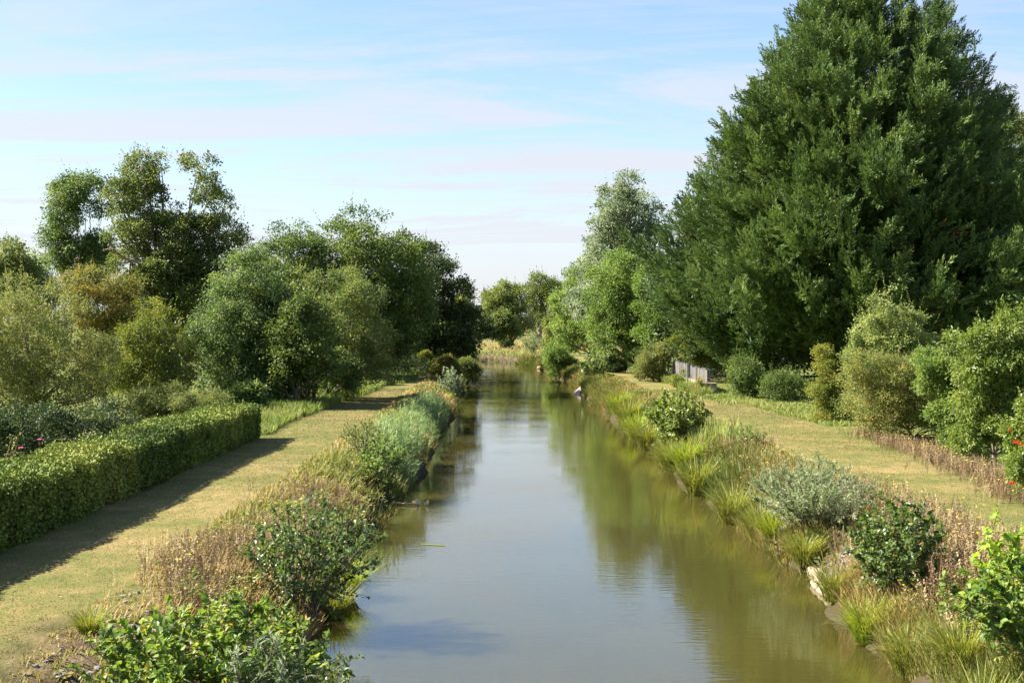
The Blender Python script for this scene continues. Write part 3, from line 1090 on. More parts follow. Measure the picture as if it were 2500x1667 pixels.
def left_side():
    # far garden trees
    tree('oak_tree', 'tall spreading oak with two open crowns and sky between them', 'tree',
         [(325, 390, 50), (280, 445, 50), (335, 455, 58), (370, 372, 24), (455, 385, 44), (475, 440, 50), (515, 470, 36), (410, 500, 42), (240, 400, 20), (330, 530, 60), (440, 540, 70),
          (520, 535, 50), (270, 520, 38), (555, 560, 34), (400, 610, 75), (500, 610, 60), (300, 600, 50), (350, 680, 80), (470, 690, 80)], 118, 'oak', base_px=400,
         clumps=3200, per=24, cr=.62, size=.25, r0=.55, seed=11, shell=.45, depth=.32, twigs=140, grow=.86, shoots=60, shoot_len=1.6)
    tree('aspen_tree', 'slender open tree with a bare pale stem beside the oak', 'tree',
         [(165, 440, 36), (205, 420, 24), (140, 480, 30), (175, 500, 26), (120, 540, 30), (150, 570, 34), (190, 590, 34), (235, 480, 24), (130, 600, 26), (225, 560, 26), (240, 610, 30)], 124, 'ash',
         base_px=210, boughs=14, clumps=1000, per=30, cr=.7, size=.25, r0=.24, bark='bark_pale', seed=12, shoots=30, shoot_len=1.5, depth=.5, twigs=40, shell=.35, droop=.7)
    tree('rounded_oak_tree', 'rounded olive green tree cut by the left edge of the photo', 'tree',
         [(5, 590, 45), (-40, 620, 60), (35, 620, 38), (10, 670, 60), (-60, 690, 70)], 112, 'oak', base_px=-20, clumps=700, per=30, cr=.7, size=.26, r0=.3, seed=13)
    tree('white_willow_tree', 'pale silvery willow crown beyond the yellowing bushes', 'tree',
         [(60, 610, 38), (85, 640, 28), (40, 650, 45), (100, 680, 40)], 150, 'poplar', base_px=60, clumps=420, per=28, cr=.8, size=.32, r0=.3, seed=14)
    # big bushes behind the hedge
    tree('olive_bush', 'broad olive green bush with grey twigs behind the near end of the hedge', 'bush',
         [(40, 690, 55), (100, 700, 60), (155, 740, 60), (60, 780, 85), (170, 820, 75), (-30, 760, 80), (110, 880, 80), (-10, 880, 90), (210, 890, 55), (60, 950, 60), (150, 955, 50), (-60, 950, 80), (230, 810, 50), (190, 930, 45), (20, 830, 70)],
         60, 'olive', clumps=3300, per=26, cr=.34, size=.105, r0=.12, seed=15, shoots=140, shoot_len=0.8, twigs=160, bark='bark', base_px=90, shell=.45)
    tree('amber_tree', 'bushy tree with a top turning orange below the oak', 'tree',
         [(190, 645, 40), (240, 660, 45), (150, 660, 36), (280, 690, 45), (215, 720, 60), (310, 740, 40), (270, 780, 55), (250, 850, 60)], 70, 'amber', clumps=2300, per=24, cr=.36, size=.12, r0=.16, seed=16, shoots=90, shoot_len=0.8,
         base_px=240)
    tree('golden_bush', 'yellow green feathery bush between the amber tree and the ash', 'bush',
         [(340, 720, 40), (375, 750, 42), (330, 780, 50), (390, 800, 48), (350, 850, 60), (290, 850, 45), (410, 860, 45), (380, 910, 50), (300, 920, 50)], 67, 'lime', clumps=1900, per=24, cr=.34, size=.115, r0=.10, seed=17, shoots=110, shoot_len=0.8,
         base_px=350, tint=(.35, .18, .16))
    tree('grey_green_bush', 'low grey green bush just behind the far half of the hedge', 'bush',
         [(345, 925, 38), (400, 920, 40), (450, 930, 40), (495, 935, 32), (330, 955, 35), (420, 960, 36)], 58, 'olive', clumps=900, per=24, cr=.24, size=.085, r0=.07, seed=18, shoots=50, shoot_len=0.4, base_px=410, tint=(.2, .16, .15))
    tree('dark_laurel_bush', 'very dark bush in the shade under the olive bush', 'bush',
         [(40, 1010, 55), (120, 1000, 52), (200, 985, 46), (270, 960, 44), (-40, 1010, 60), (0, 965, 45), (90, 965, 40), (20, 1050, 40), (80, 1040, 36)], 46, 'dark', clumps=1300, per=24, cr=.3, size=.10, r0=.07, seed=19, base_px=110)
    # trees along the towpath
    tree('ash_tree', 'feathery blue green ash leaning over the far end of the hedge', 'tree',
         [(585, 610, 34), (545, 640, 45), (610, 650, 48), (520, 690, 55), (590, 710, 60), (650, 720, 50), (500, 750, 52), (560, 770, 65), (630, 790, 62), (485, 810, 42), (540, 850, 58), (610, 860, 58),
          (500, 880, 40), (665, 840, 40), (560, 900, 34), (620, 905, 34), (470, 860, 26)], 73, 'ash', base_px=538, clumps=2900, per=30, cr=.42, size=.15, r0=.13, bark='bark_pale', boughs=12, grow=1.2, seed=21, shoots=120, shoot_len=0.9, droop=.5)
    tree('field_maple_tree', 'yellowing maple with a pale trunk standing at the path edge', 'tree',
         [(800, 650, 34), (830, 690, 40), (770, 690, 36), (800, 740, 50), (760, 780, 46), (850, 770, 40), (800, 820, 50), (745, 840, 40), (850, 840, 40), (870, 800, 30), (700, 640, 26), (745, 640, 26)], 80, 'maple', base_px=779,
         clumps=1500, per=28, cr=.42, size=.14, r0=.12, bark='bark_pale', boughs=12, grow=1.2, seed=22, shoots=70, shoot_len=0.8)
    tree('young_walnut_tree', 'young tree with a short pale trunk in front of the bare stemmed hazel', 'tree',
         [(700, 730, 42), (670, 760, 40), (720, 780, 46), (690, 820, 50), (650, 840, 40), (745, 840, 34), (700, 870, 30), (640, 880, 26), (730, 700, 28)], 71, 'walnut', base_px=670, clumps=1000, per=28, cr=.4, size=.15, r0=.11, bark='bark', boughs=12, grow=1.2, seed=23, shoots=40, shoot_len=0.7)
    tree('thorn_tree', 'small dark tree with a thin trunk between the hazel and the maple', 'tree',
         [(750, 830, 36), (790, 850, 34), (760, 870, 30), (815, 870, 26)], 77, 'maple', base_px=746, clumps=420, per=28, cr=.36, size=.13, r0=.09, bark='bark_dark', seed=24, tint=(.2, .15, .15))
    tree('lime_tree', 'mid green tree behind the ash with a double top', 'tree',
         [(640, 560, 36), (690, 555, 36), (610, 590, 30), (660, 600, 50), (710, 600, 46), (620, 640, 55), (690, 660, 60), (640, 720, 70), (720, 720, 60), (620, 800, 70), (690, 820, 70)], 106, 'ash', base_px=660,
         clumps=2000, per=28, cr=.6, size=.22, r0=.25, boughs=12, grow=1.2, seed=25, shoots=70, shoot_len=1.3, tint=(.38, .15, .14))
    tree('walnut_tree', 'largest round topped tree of the towpath row, bright green on top', 'tree',
         [(810, 515, 34), (855, 520, 34), (780, 540, 34), (900, 545, 38), (830, 570, 50), (930, 580, 40), (880, 610, 60), (770, 610, 55), (820, 660, 70), (940, 650, 52), (900, 700, 70), (790, 730, 70),
          (860, 780, 70), (930, 770, 50), (740, 680, 50), (740, 790, 60)], 108, 'walnut', base_px=850, clumps=3100, per=28, cr=.62, size=.24, r0=.34, boughs=12, grow=1.2, seed=26, shoots=110, shoot_len=1.4)
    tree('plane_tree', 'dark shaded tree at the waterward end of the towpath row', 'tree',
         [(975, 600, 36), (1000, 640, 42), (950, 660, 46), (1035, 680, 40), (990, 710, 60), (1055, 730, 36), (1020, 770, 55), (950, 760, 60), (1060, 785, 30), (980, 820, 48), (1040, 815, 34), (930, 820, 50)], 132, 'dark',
         base_px=960, clumps=2200, per=28, cr=.7, size=.27, r0=.34, boughs=12, grow=1.2, seed=27, shoots=110, shoot_len=1.4, tint=(.55, .18, .15))  # its neighbour's cast shadow is put into the dark leaf colour
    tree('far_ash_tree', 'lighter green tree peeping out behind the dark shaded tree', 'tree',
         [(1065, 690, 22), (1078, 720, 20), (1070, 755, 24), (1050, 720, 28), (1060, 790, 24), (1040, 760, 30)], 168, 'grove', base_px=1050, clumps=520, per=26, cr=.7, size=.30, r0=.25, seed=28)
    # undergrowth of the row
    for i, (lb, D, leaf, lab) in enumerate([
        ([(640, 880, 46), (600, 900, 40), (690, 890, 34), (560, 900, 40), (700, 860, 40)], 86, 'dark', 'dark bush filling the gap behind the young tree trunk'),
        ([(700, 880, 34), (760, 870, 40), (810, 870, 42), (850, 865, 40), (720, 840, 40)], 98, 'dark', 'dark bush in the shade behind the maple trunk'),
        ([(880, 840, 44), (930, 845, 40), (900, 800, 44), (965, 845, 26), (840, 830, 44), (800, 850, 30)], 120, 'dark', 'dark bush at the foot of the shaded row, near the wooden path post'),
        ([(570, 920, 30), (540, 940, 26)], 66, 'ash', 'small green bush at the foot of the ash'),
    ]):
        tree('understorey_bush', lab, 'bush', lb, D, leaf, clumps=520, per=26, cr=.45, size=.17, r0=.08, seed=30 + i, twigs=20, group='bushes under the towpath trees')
    # autumn coloured shrubs where the path narrows
    for i, (lb, D, leaf, lab) in enumerate([
        ([(1025, 840, 20), (1012, 855, 16), (1042, 852, 16)], 112, 'amber', 'rounded orange tinted bush between path and canal'),
        ([(985, 835, 14), (995, 850, 12), (978, 822, 12)], 128, 'lime', 'yellow green bush on the landward side of the narrow path'),
        ([(1070, 838, 18), (1085, 850, 16), (1060, 850, 16), (1078, 868, 16)], 126, 'maple', 'brownish bush overhanging the water behind the orange tinted one'),
        ([(1030, 815, 18), (1060, 815, 20), (1090, 822, 16)], 150, 'grove', 'pale leaved bush behind the orange tinted one, under the dark tree'),
    ]):
        D0 = D
        tree('bank_bush', lab, 'bush', lb, D0, leaf, clumps=330, per=24, cr=.34, size=.16, r0=.05, seed=40 + i, twigs=16, group='bushes where the towpath narrows')


left_side()


def conifer(name, label, base, H, R, prof, n_br, seed, group, tint=.45, dead=10, front_only=False):
    rng = np.random.default_rng(seed)
    # spray templates: flat feathery plumes made of narrow leaflets
    temps = []
    for k in range(5):
        tv, tf = [], []
        for i in range(34):
            t = (i + rng.random()) / 34
            a = rng.uniform(0, 6.28)
            rr = .23 * (1 - t) ** .6 * (t + .15) ** .3
            p = np.array([rr * math.cos(a) * rng.uniform(.2, 1), t * .85, rr * math.sin(a) * rng.uniform(.2, 1)])
            d = np.array([p[0] * 2.4, 1.0, p[2] * 2.4]) + rng.normal(0, .22, 3)
            d /= np.linalg.norm(d)
            s = np.cross(d, rng.normal(size=3))
            s = s / np.linalg.norm(s) * .030
            l = rng.uniform(.14, .30)
            j = len(tv)
            tv += [p, p + d * l * .45 + s, p + d * l, p + d * l * .45 - s]
            tf.append((j, j + 1, j + 2, j + 3))
        temps.append((np.array(tv), [np.array(tf)]))
    base = np.asarray(base, float)
    t = thing(name, label, 'tree', base, group)
    tr = MB()
    tr.tube(wiggle(rng, base - (0, 0, .2), base + (0, 0, H * .9), 10, .12), np.linspace(R * .045 + .1, .05, 10), 8)
    mb = MB()
    # branch ends over the crown's surface
    hs = rng.random(n_br * 3)
    w_ = prof(hs)
    hs = hs[rng.random(len(hs)) < w_ / w_.max() + .06][:n_br]
    n = len(hs)
    az = rng.uniform(0, 6.28, n)
    ph = rng.uniform(0, 6.28, 6)
    lump = 1 + .06 * np.sin(3 * az + ph[0] + hs * 7) + .075 * np.sin(5 * az + ph[1] - hs * 13) + .07 * np.sin(9 * az + hs * 23 + ph[2]) + .05 * np.sin(14 * az - hs * 37 + ph[3])
    r = R * prof(hs) * lump * np.where(rng.random(n) < .32, rng.uniform(.45, .8, n), rng.uniform(.78, 1.06, n))
    out = np.stack([np.cos(az), np.sin(az), 0 * az], 1)
    tipp = base + out * r[:, None] + np.array([0, 0, 1.0]) * (hs * H)[:, None]
    e = np.clip(rng.normal(.50, .22, n) + .55 * hs ** 2, .05, 1.35)
    bd = norm(out * np.cos(e)[:, None] + np.array([0, 0, 1.0]) * np.sin(e)[:, None] + rng.normal(0, .14, (n, 3)))
    BL = np.clip(R * .26, 1.2, 3.0) * rng.uniform(.7, 1.25, n) * np.clip(1.25 - hs * .6, .5, 1.2)
    K = 22
    bi = np.repeat(np.arange(n), K)
    u = rng.random(n * K)
    spread = (.25 * BL[bi] * (1 - u) ** .6)[:, None]
    g = rng.normal(0, .55, (n * K, 3))
    pos = tipp[bi] - bd[bi] * (BL[bi] * (1 - u) + .55)[:, None] + g * spread
    pd = norm(bd[bi] + g * .55 + rng.normal(0, .22, (n * K, 3)) + np.array([0, 0, .16]))
    X, Y, Z = frames(pd, rng.normal(size=(n * K, 3)))
    s = BL[bi] * .36 * rng.uniform(.75, 1.3, n * K)
    tt = np.clip(tint + rng.normal(0, .17, n)[bi] + rng.normal(0, .12, n * K) + .12 * (u - .5), 0, 1)
    which = rng.integers(0, 5, n * K)
    isdead = (rng.random(n) < dead / n)[bi] & (u < .6)
    for k in range(5):
        q = (which == k) & ~isdead
        mb.inst(*temps[k], pos[q], X[q], Y[q], Z[q], s[q], tt[q], 0)
        q = (which == k) & isdead
        mb.inst(*temps[k], pos[q], X[q], Y[q], Z[q], s[q] * .8, tt[q], 1)
    for i in rng.integers(0, n, 90):
        a = base + np.array([0, 0, max(.4, hs[i] * H - r[i] * .45)])
        tr.tube(wiggle(rng, a, tipp[i] - bd[i] * BL[i] * .5, 5, .15), np.linspace(.09, .03, 5), 5, cap=False)
    tr.build('trunk', M['bark'], t, smooth=True)
    mb.build('crown', [M['cypress'], M['cypress_dead']], t)
    return t


def right_side():
    gz = 1.2
    gp = 'tall cypresses behind the towpath fence'

    def pf(h):
        h = np.clip(h, 0, 1)
        return np.where(h < .12, .0, np.where(h < .24, .74 + .26 * (h - .12) / .12, np.minimum(1, ((1 - h) / .76) ** .56)))
    conifer('cypress_tree', 'huge broad cypress, sunlit, the nearest and tallest of the cypresses', (23.6, 97, gz), 29.0, 13.7, pf, 2400, 51, gp, tint=.5, dead=30)
    conifer('cypress_tree', 'cypress at the back whose narrow top rises right of the tallest one', (32.6, 108, gz), 30.0, 9.3, pf, 820, 52, gp, tint=.42, dead=6)
    conifer('cypress_tree', 'shorter cypress with ragged tips in shade, beside the pale birch', (36.9, 106, gz), 22.4, 5.4, pf, 520, 53, gp, tint=.42, dead=4)
    conifer('cypress_tree', 'low dark cypress filling the right edge behind the laurel', (36.0, 97, gz), 15.5, 7.4, pf, 560, 54, gp, tint=.38, dead=4)
    tree('birch_tree', 'pale yellow green birch showing past the cypresses at the right edge', 'tree',
         [(2328, 275, 24), (2345, 325, 34), (2322, 380, 30), (2350, 420, 36), (2330, 480, 40), (2365, 300, 30), (2360, 540, 40), (2330, 600, 40)], 125, 'maple', base_px=2345, clumps=700, per=28, cr=.75, size=.25,
         r0=.24, bark='bark_pale', seed=55, shoots=30, shoot_len=1.4, droop=.6, shell=.35, tint=(.62, .18, .16))
    tree('poplar_tree', 'tall pale grey green poplar beyond the cypresses', 'tree',
         [(1440, 425, 30), (1415, 455, 36), (1470, 460, 36), (1395, 500, 36), (1440, 510, 50), (1490, 505, 34), (1380, 555, 36), (1430, 570, 55), (1490, 560, 40), (1365, 610, 38), (1420, 630, 55), (1480, 630, 50),
          (1375, 670, 48), (1440, 690, 55), (1345, 700, 40), (1400, 740, 50), (1500, 690, 45)], 140, 'poplar', base_px=1440, clumps=3000, per=28, cr=.65, size=.27, r0=.36, bark='bark_pale', seed=56, shoots=120, shoot_len=1.5, up=.2, shell=.4)
    tree('sycamore_tree', 'rounded mid green tree with a dark thin trunk beside the right towpath', 'tree',
         [(1425, 640, 42), (1465, 650, 40), (1390, 680, 44), (1445, 700, 55), (1480, 710, 40), (1395, 740, 46), (1455, 760, 50), (1420, 790, 44), (1370, 760, 34), (1485, 790, 36), (1460, 815, 30), (1440, 605, 36), (1405, 620, 36), (1490, 640, 38), (1375, 650, 34)], 124, 'fresh', base_px=1462,
         clumps=2200, per=28, cr=.55, size=.21, r0=.16, bark='bark_dark', seed=57, shoots=90, shoot_len=1.0)
    tree('alder_tree', 'bushy light green tree where the right towpath disappears', 'tree',
         [(1320, 660, 26), (1345, 690, 32), (1300, 700, 28), (1330, 735, 38), (1295, 750, 28), (1355, 750, 30), (1320, 785, 30), (1350, 790, 28), (1290, 790, 22), (1338, 620, 26), (1310, 640, 24), (1362, 640, 28), (1285, 680, 22), (1365, 700, 30)], 158, 'fresh', base_px=1377, clumps=1600, per=28, cr=.6,
         size=.25, r0=.16, bark='bark_dark', seed=58, shoots=60, shoot_len=1.2, tint=(.55, .15, .15))
    tree('willow_tree', 'small light green tree farthest along the right bank', 'tree',
         [(1268, 740, 16), (1262, 775, 16), (1280, 715, 16), (1285, 760, 18), (1275, 800, 14)], 190, 'grove', base_px=1290, clumps=420, per=26, cr=.6, size=.30, r0=.14, bark='bark_dark', seed=59)
    tree('hornbeam_tree', 'fresh green tree filling the gap between sycamore and tallest cypress', 'tree',
         [(1500, 640, 36), (1530, 690, 44), (1490, 700, 40), (1520, 750, 46), (1550, 780, 36), (1490, 770, 40), (1510, 800, 30)], 116, 'fresh', base_px=1515, clumps=1300, per=28, cr=.5, size=.2, r0=.16, bark='bark_dark', seed=79,
         tint=(.35, .15, .15), shoots=60, shoot_len=1.0)
    tree('dogwood_bush', 'leafy green shrub between the brambles and the glossy long leaved shrub', 'bush',
         [(2180, 850, 34), (2150, 880, 36), (2210, 900, 40), (2225, 960, 40), (2180, 950, 38), (2240, 1020, 36), (2200, 1010, 30), (2130, 830, 26), (2215, 820, 24)], 46, 'fresh', clumps=1900, per=24, cr=.22, size=.10, r0=.05,
         seed=78, shoots=120, shoot_len=.6, tint=(.5, .17, .17))
    # shrubs along the right path
    for i, (nm, lb, D, leaf, size, lab) in enumerate([
        ('canal_bush', [(1270, 830, 18), (1285, 815, 18), (1300, 840, 20), (1278, 852, 14), (1260, 812, 12)], 140, 'fresh', .17, 'bright green bush on the right bank, farthest from the bridge'),
        ('canal_bush', [(1408, 838, 14), (1420, 845, 12), (1398, 846, 10)], 122, 'dark', .15, 'small dark bush at the foot of the trees by the right towpath'),
        ('ivy_bush', [(1498, 815, 22), (1486, 835, 20), (1512, 830, 20), (1500, 855, 20), (1474, 855, 14), (1530, 800, 16)], 104, 'olive', .13, 'mound of pale ivy leaves left of the old paling fence'),
        ('hazel_bush', [(1580, 790, 24), (1610, 800, 24), (1560, 785, 18), (1630, 815, 22), (1600, 822, 18), (1645, 830, 16)], 102, 'lime', .15, 'yellow green bush rising behind the old paling fence'),
        ('elm_bush', [(1705, 850, 28), (1730, 880, 28), (1690, 885, 18), (1712, 905, 22), (1745, 905, 24)], 81, 'walnut', .13, 'dark green bush right of the brick pier'),
        ('shade_fill_bush', [(1600, 850, 26), (1640, 858, 28), (1675, 850, 26), (1712, 845, 28), (1750, 860, 28), (1570, 850, 22)], 107, 'dark', .15, 'added dark bush filling the deep shade behind the paling fence'),  # added to darken the lawn seen beneath the cypress
        ('spindle_bush', [(1790, 890, 30), (1830, 895, 30), (1770, 910, 20), (1815, 925, 18), (1850, 915, 20)], 75, 'walnut', .11, 'green bush in the shade at the foot of the tallest cypress'),
    ]):
        tree(nm, lab, 'bush', lb, D, leaf, clumps=560, per=26, cr=.34, size=size, r0=.05, seed=60 + i, twigs=24, tint=(.4, .16, .15), shoots=70, shoot_len=.9, bough=(.3, .7))
    tree('yellow_privet_bush', 'narrow yellow green bush at the left end of the shrub row', 'bush',
         [(1893, 805, 16), (1890, 840, 22), (1905, 870, 26), (1885, 895, 22), (1905, 925, 26), (1890, 955, 22), (1925, 950, 22), (1900, 982, 16)], 61, 'lime', clumps=900, per=24, cr=.2, size=.085, r0=.05, seed=70, shoots=40, shoot_len=0.45, tint=(.6, .16, .16))
    tree('elder_bush', 'tallest shrub of the right row with pale upright flower spikes', 'bush',
         [(2040, 655, 10), (2035, 685, 18), (2045, 715, 26), (2000, 730, 22), (2060, 750, 42), (2020, 775, 42), (2110, 740, 24), (2100, 775, 36), (1985, 770, 26), (2130, 790, 26), (2050, 810, 50), (1965, 745, 12), (2005, 695, 10), (1980, 820, 40), (2110, 830, 46), (2170, 830, 36), (2040, 870, 50), (2000, 680, 8)],
         60, 'elder', clumps=2400, per=24, cr=.24, size=.11, r0=.07, seed=71, shoots=150, shoot_len=1.0, shell=.4)
    tree('bramble_bush', 'wide tangle of brambles with reddening leaves along the right towpath', 'bush',
         [(1960, 870, 36), (2000, 850, 40), (2050, 870, 46), (2100, 860, 42), (1985, 920, 40), (2040, 930, 46), (2095, 920, 46), (2150, 880, 46), (2150, 940, 44), (2010, 965, 28), (2200, 900, 46), (2190, 960, 44), (2090, 970, 30),
          (2240, 990, 40), (2210, 1020, 28), (1950, 930, 26), (1960, 830, 24), (2130, 840, 34), (2180, 860, 34), (2240, 930, 40), (2140, 1000, 26), (2180, 1010, 24), (2060, 985, 22), (2250, 1050, 22)], 51, 'bramble', clumps=3900, per=26, cr=.22, size=.075, r0=.05, boughs=12, seed=72, shoots=260, shoot_len=0.5, tint=(.36, .16, .15), depth=.5)
    tree('laurel_bush', 'large glossy shrub with long leaves at the right edge', 'bush',
         [(2305, 735, 20), (2285, 770, 30), (2330, 775, 36), (2250, 800, 34), (2300, 830, 48), (2350, 840, 50), (2240, 860, 40), (2220, 830, 26), (2290, 900, 50), (2345, 920, 50), (2240, 930, 36), (2290, 970, 44), (2340, 990, 44), (2190, 790, 22), (2270, 750, 20), (2345, 725, 22),
          (2215, 1000, 32), (2250, 1040, 26)], 43, 'laurel', clumps=2500, per=22, cr=.24, size=.15, r0=.07, seed=73, shoots=110, shoot_len=0.7, tmpl=LONG, droop=.6)
    # trumpet vine with orange flowers
    t = tree('trumpet_vine_bush', 'leafy climber with a few orange flowers at the right edge of the towpath', 'bush',
             [(2345, 1000, 34), (2365, 1040, 40), (2340, 1060, 26), (2355, 1090, 30), (2380, 960, 50), (2350, 1120, 16)], 33.5, 'laurel', clumps=700, per=22, cr=.18, size=.085, r0=.04, seed=74, shoots=50, shoot_len=0.35)
    rng = np.random.default_rng(75)
    for (px, py, nfl) in ((2337, 1016, 4), (2326, 1111, 2), (2322, 990, 1)):
        c = W(px, py, 32.2)
        for _ in range(nfl):
            fb = MB()
            q = c + rng.normal(0, .05, 3)
            for k in range(5):
                a = k * 1.257
                d = np.array([[math.cos(a), -.6, math.sin(a)]])
                X, Y, Z = frames(d, np.array([[0, -1.0, .3]]))
                fb.inst(*DIAMOND, q[None], X, Y, Z, np.array([.055]), [rng.random()])
            fb.build('flower', M['blossom_orange'], t)


right_side()


def far_end():
    gp = 'trees on the far meadow at the bend'
    tree('meadow_walnut_tree', 'broad round tree on the dry meadow at the canal bend', 'tree',
         [(1165, 675, 26), (1135, 695, 24), (1190, 690, 24), (1150, 715, 34), (1195, 725, 30), (1125, 725, 22), (1165, 750, 34), (1205, 755, 20), (1135, 755, 22)], 262, 'grove', base_px=1177, clumps=1000, per=26, cr=1.0, size=.42,
         r0=.45, bark='bark_dark', seed=81, shoots=50, shoot_len=1.6, group=gp)
    tree('meadow_lime_tree', 'small tree with foliage to the ground in front of the round meadow tree', 'tree',
         [(1160, 735, 18), (1150, 760, 18), (1172, 760, 16), (1162, 780, 14)], 244, 'grove', base_px=1163, clumps=380, per=26, cr=.8, size=.36, r0=.25, bark='bark_dark', seed=82, group=gp, tint=(.35, .15, .15))
    tree('meadow_elm_tree', 'tallest far tree, sparse brownish crown and thick trunk beside the picnic table', 'tree',
         [(1240, 648, 20), (1215, 665, 18), (1265, 660, 20), (1240, 685, 26), (1280, 680, 14), (1215, 700, 18), (1262, 705, 20), (1238, 725, 20), (1222, 745, 14)], 286, 'maple', base_px=1241, clumps=800, per=20, cr=1.0, size=.38, r0=.62,
         bark='bark', seed=83, shoots=70, shoot_len=2.2, group=gp, shell=.3, tint=(.40, .15, .15), twigs=120)
    tree('purple_plum_tree', 'small tree with very dark leaves left of the round meadow tree', 'tree',
         [(1112, 745, 18), (1100, 760, 16), (1125, 765, 14), (1095, 745, 14)], 240, 'dark', base_px=1097, clumps=340, per=26, cr=.8, size=.36, r0=.22, bark='bark_dark', seed=84, group=gp)
    # woodland on the skyline
    rng = np.random.default_rng(85)
    lb = []
    for x in np.arange(-420, 421, 9.0):
        y = 420 + .0006 * x * x + rng.uniform(-25, 25)
        h = rng.uniform(2.4, 4.6) if abs(x) < 45 else rng.uniform(5, 12)
        lb.append((x, y, 1.2 + h * .5, h * .9 + 3, h * .8, h * .55))
    mb, _ = crown(rng, lb, 5200, 16, 1.5, .75, shell=.6)
    tag(mb.build('distant_woodland', M['grove']), 'low far hedges and woods along the skyline', 'woodland', kind='stuff')
    # hedgerows screening the gardens behind both rows of trees
    for i, (x0, y0, x1, y1, h, lab) in enumerate([(-75, 150, -22, 172, 7.5, 'thick garden hedgerow far behind the oak'),
                                                  (36, 118, 90, 140, 8.0, 'thick hedgerow far behind the cypresses'),
                                                  (-40, 172, -13, 205, 8, 'hedgerow beyond the towpath trees on the left'),
                                                  (12.6, 116, 50, 108, 4.6, 'dark hedgerow added to fill the shade under the cypresses')]):
        k = 9
        L = [(x0 + (x1 - x0) * t + rng.normal(0, 1), y0 + (y1 - y0) * t + rng.normal(0, 1), 1.2 + h * .45, h * .6, h * .6, h * .5 * rng.uniform(.8, 1.2)) for t in np.linspace(0, 1, k)]
        mb, _ = crown(rng, L, 900, 26, 1.0, .4, shell=.55)
        tag(mb.build('hedgerow', M['dark' if 'shade' in lab else 'ash']), lab, 'hedgerow', 'hedgerows behind the gardens')  # under the cypresses a darker leaf colour stands in for shade
    # picnic table
    D = 283
    x = (1228 - 1176) / F * D
    z = float(land(x, D))
    t = thing('picnic_table', 'dark wooden picnic table under the tallest far tree', 'picnic table', (x, D, z))
    b = MB()
    for k in range(4):
        b.box((x, D - .3 + .2 * k, z + .75), (.95, .09, .025))
    b.build('table_top', M['dark_wood'], t)
    for s in (-1, 1):
        b = MB()
        b.box((x, D + s * .72, z + .45), (.95, .13, .025))
        b.build('bench', M['dark_wood'], t)
    for s in (-1, 1):
        b = MB()
        b.box((x + s * .65, D, z + .40), (.04, .80, .045))
        b.box((x + s * .65, D, z + .70), (.04, .38, .03))
        for q in (-1, 1):
            b.tube([(x + s * .65, D + q * .62, z - .03), (x + s * .65, D + q * .26, z + .73)], .05, 6)
        b.build('leg_frame', M['dark_wood'], t)


far_end()


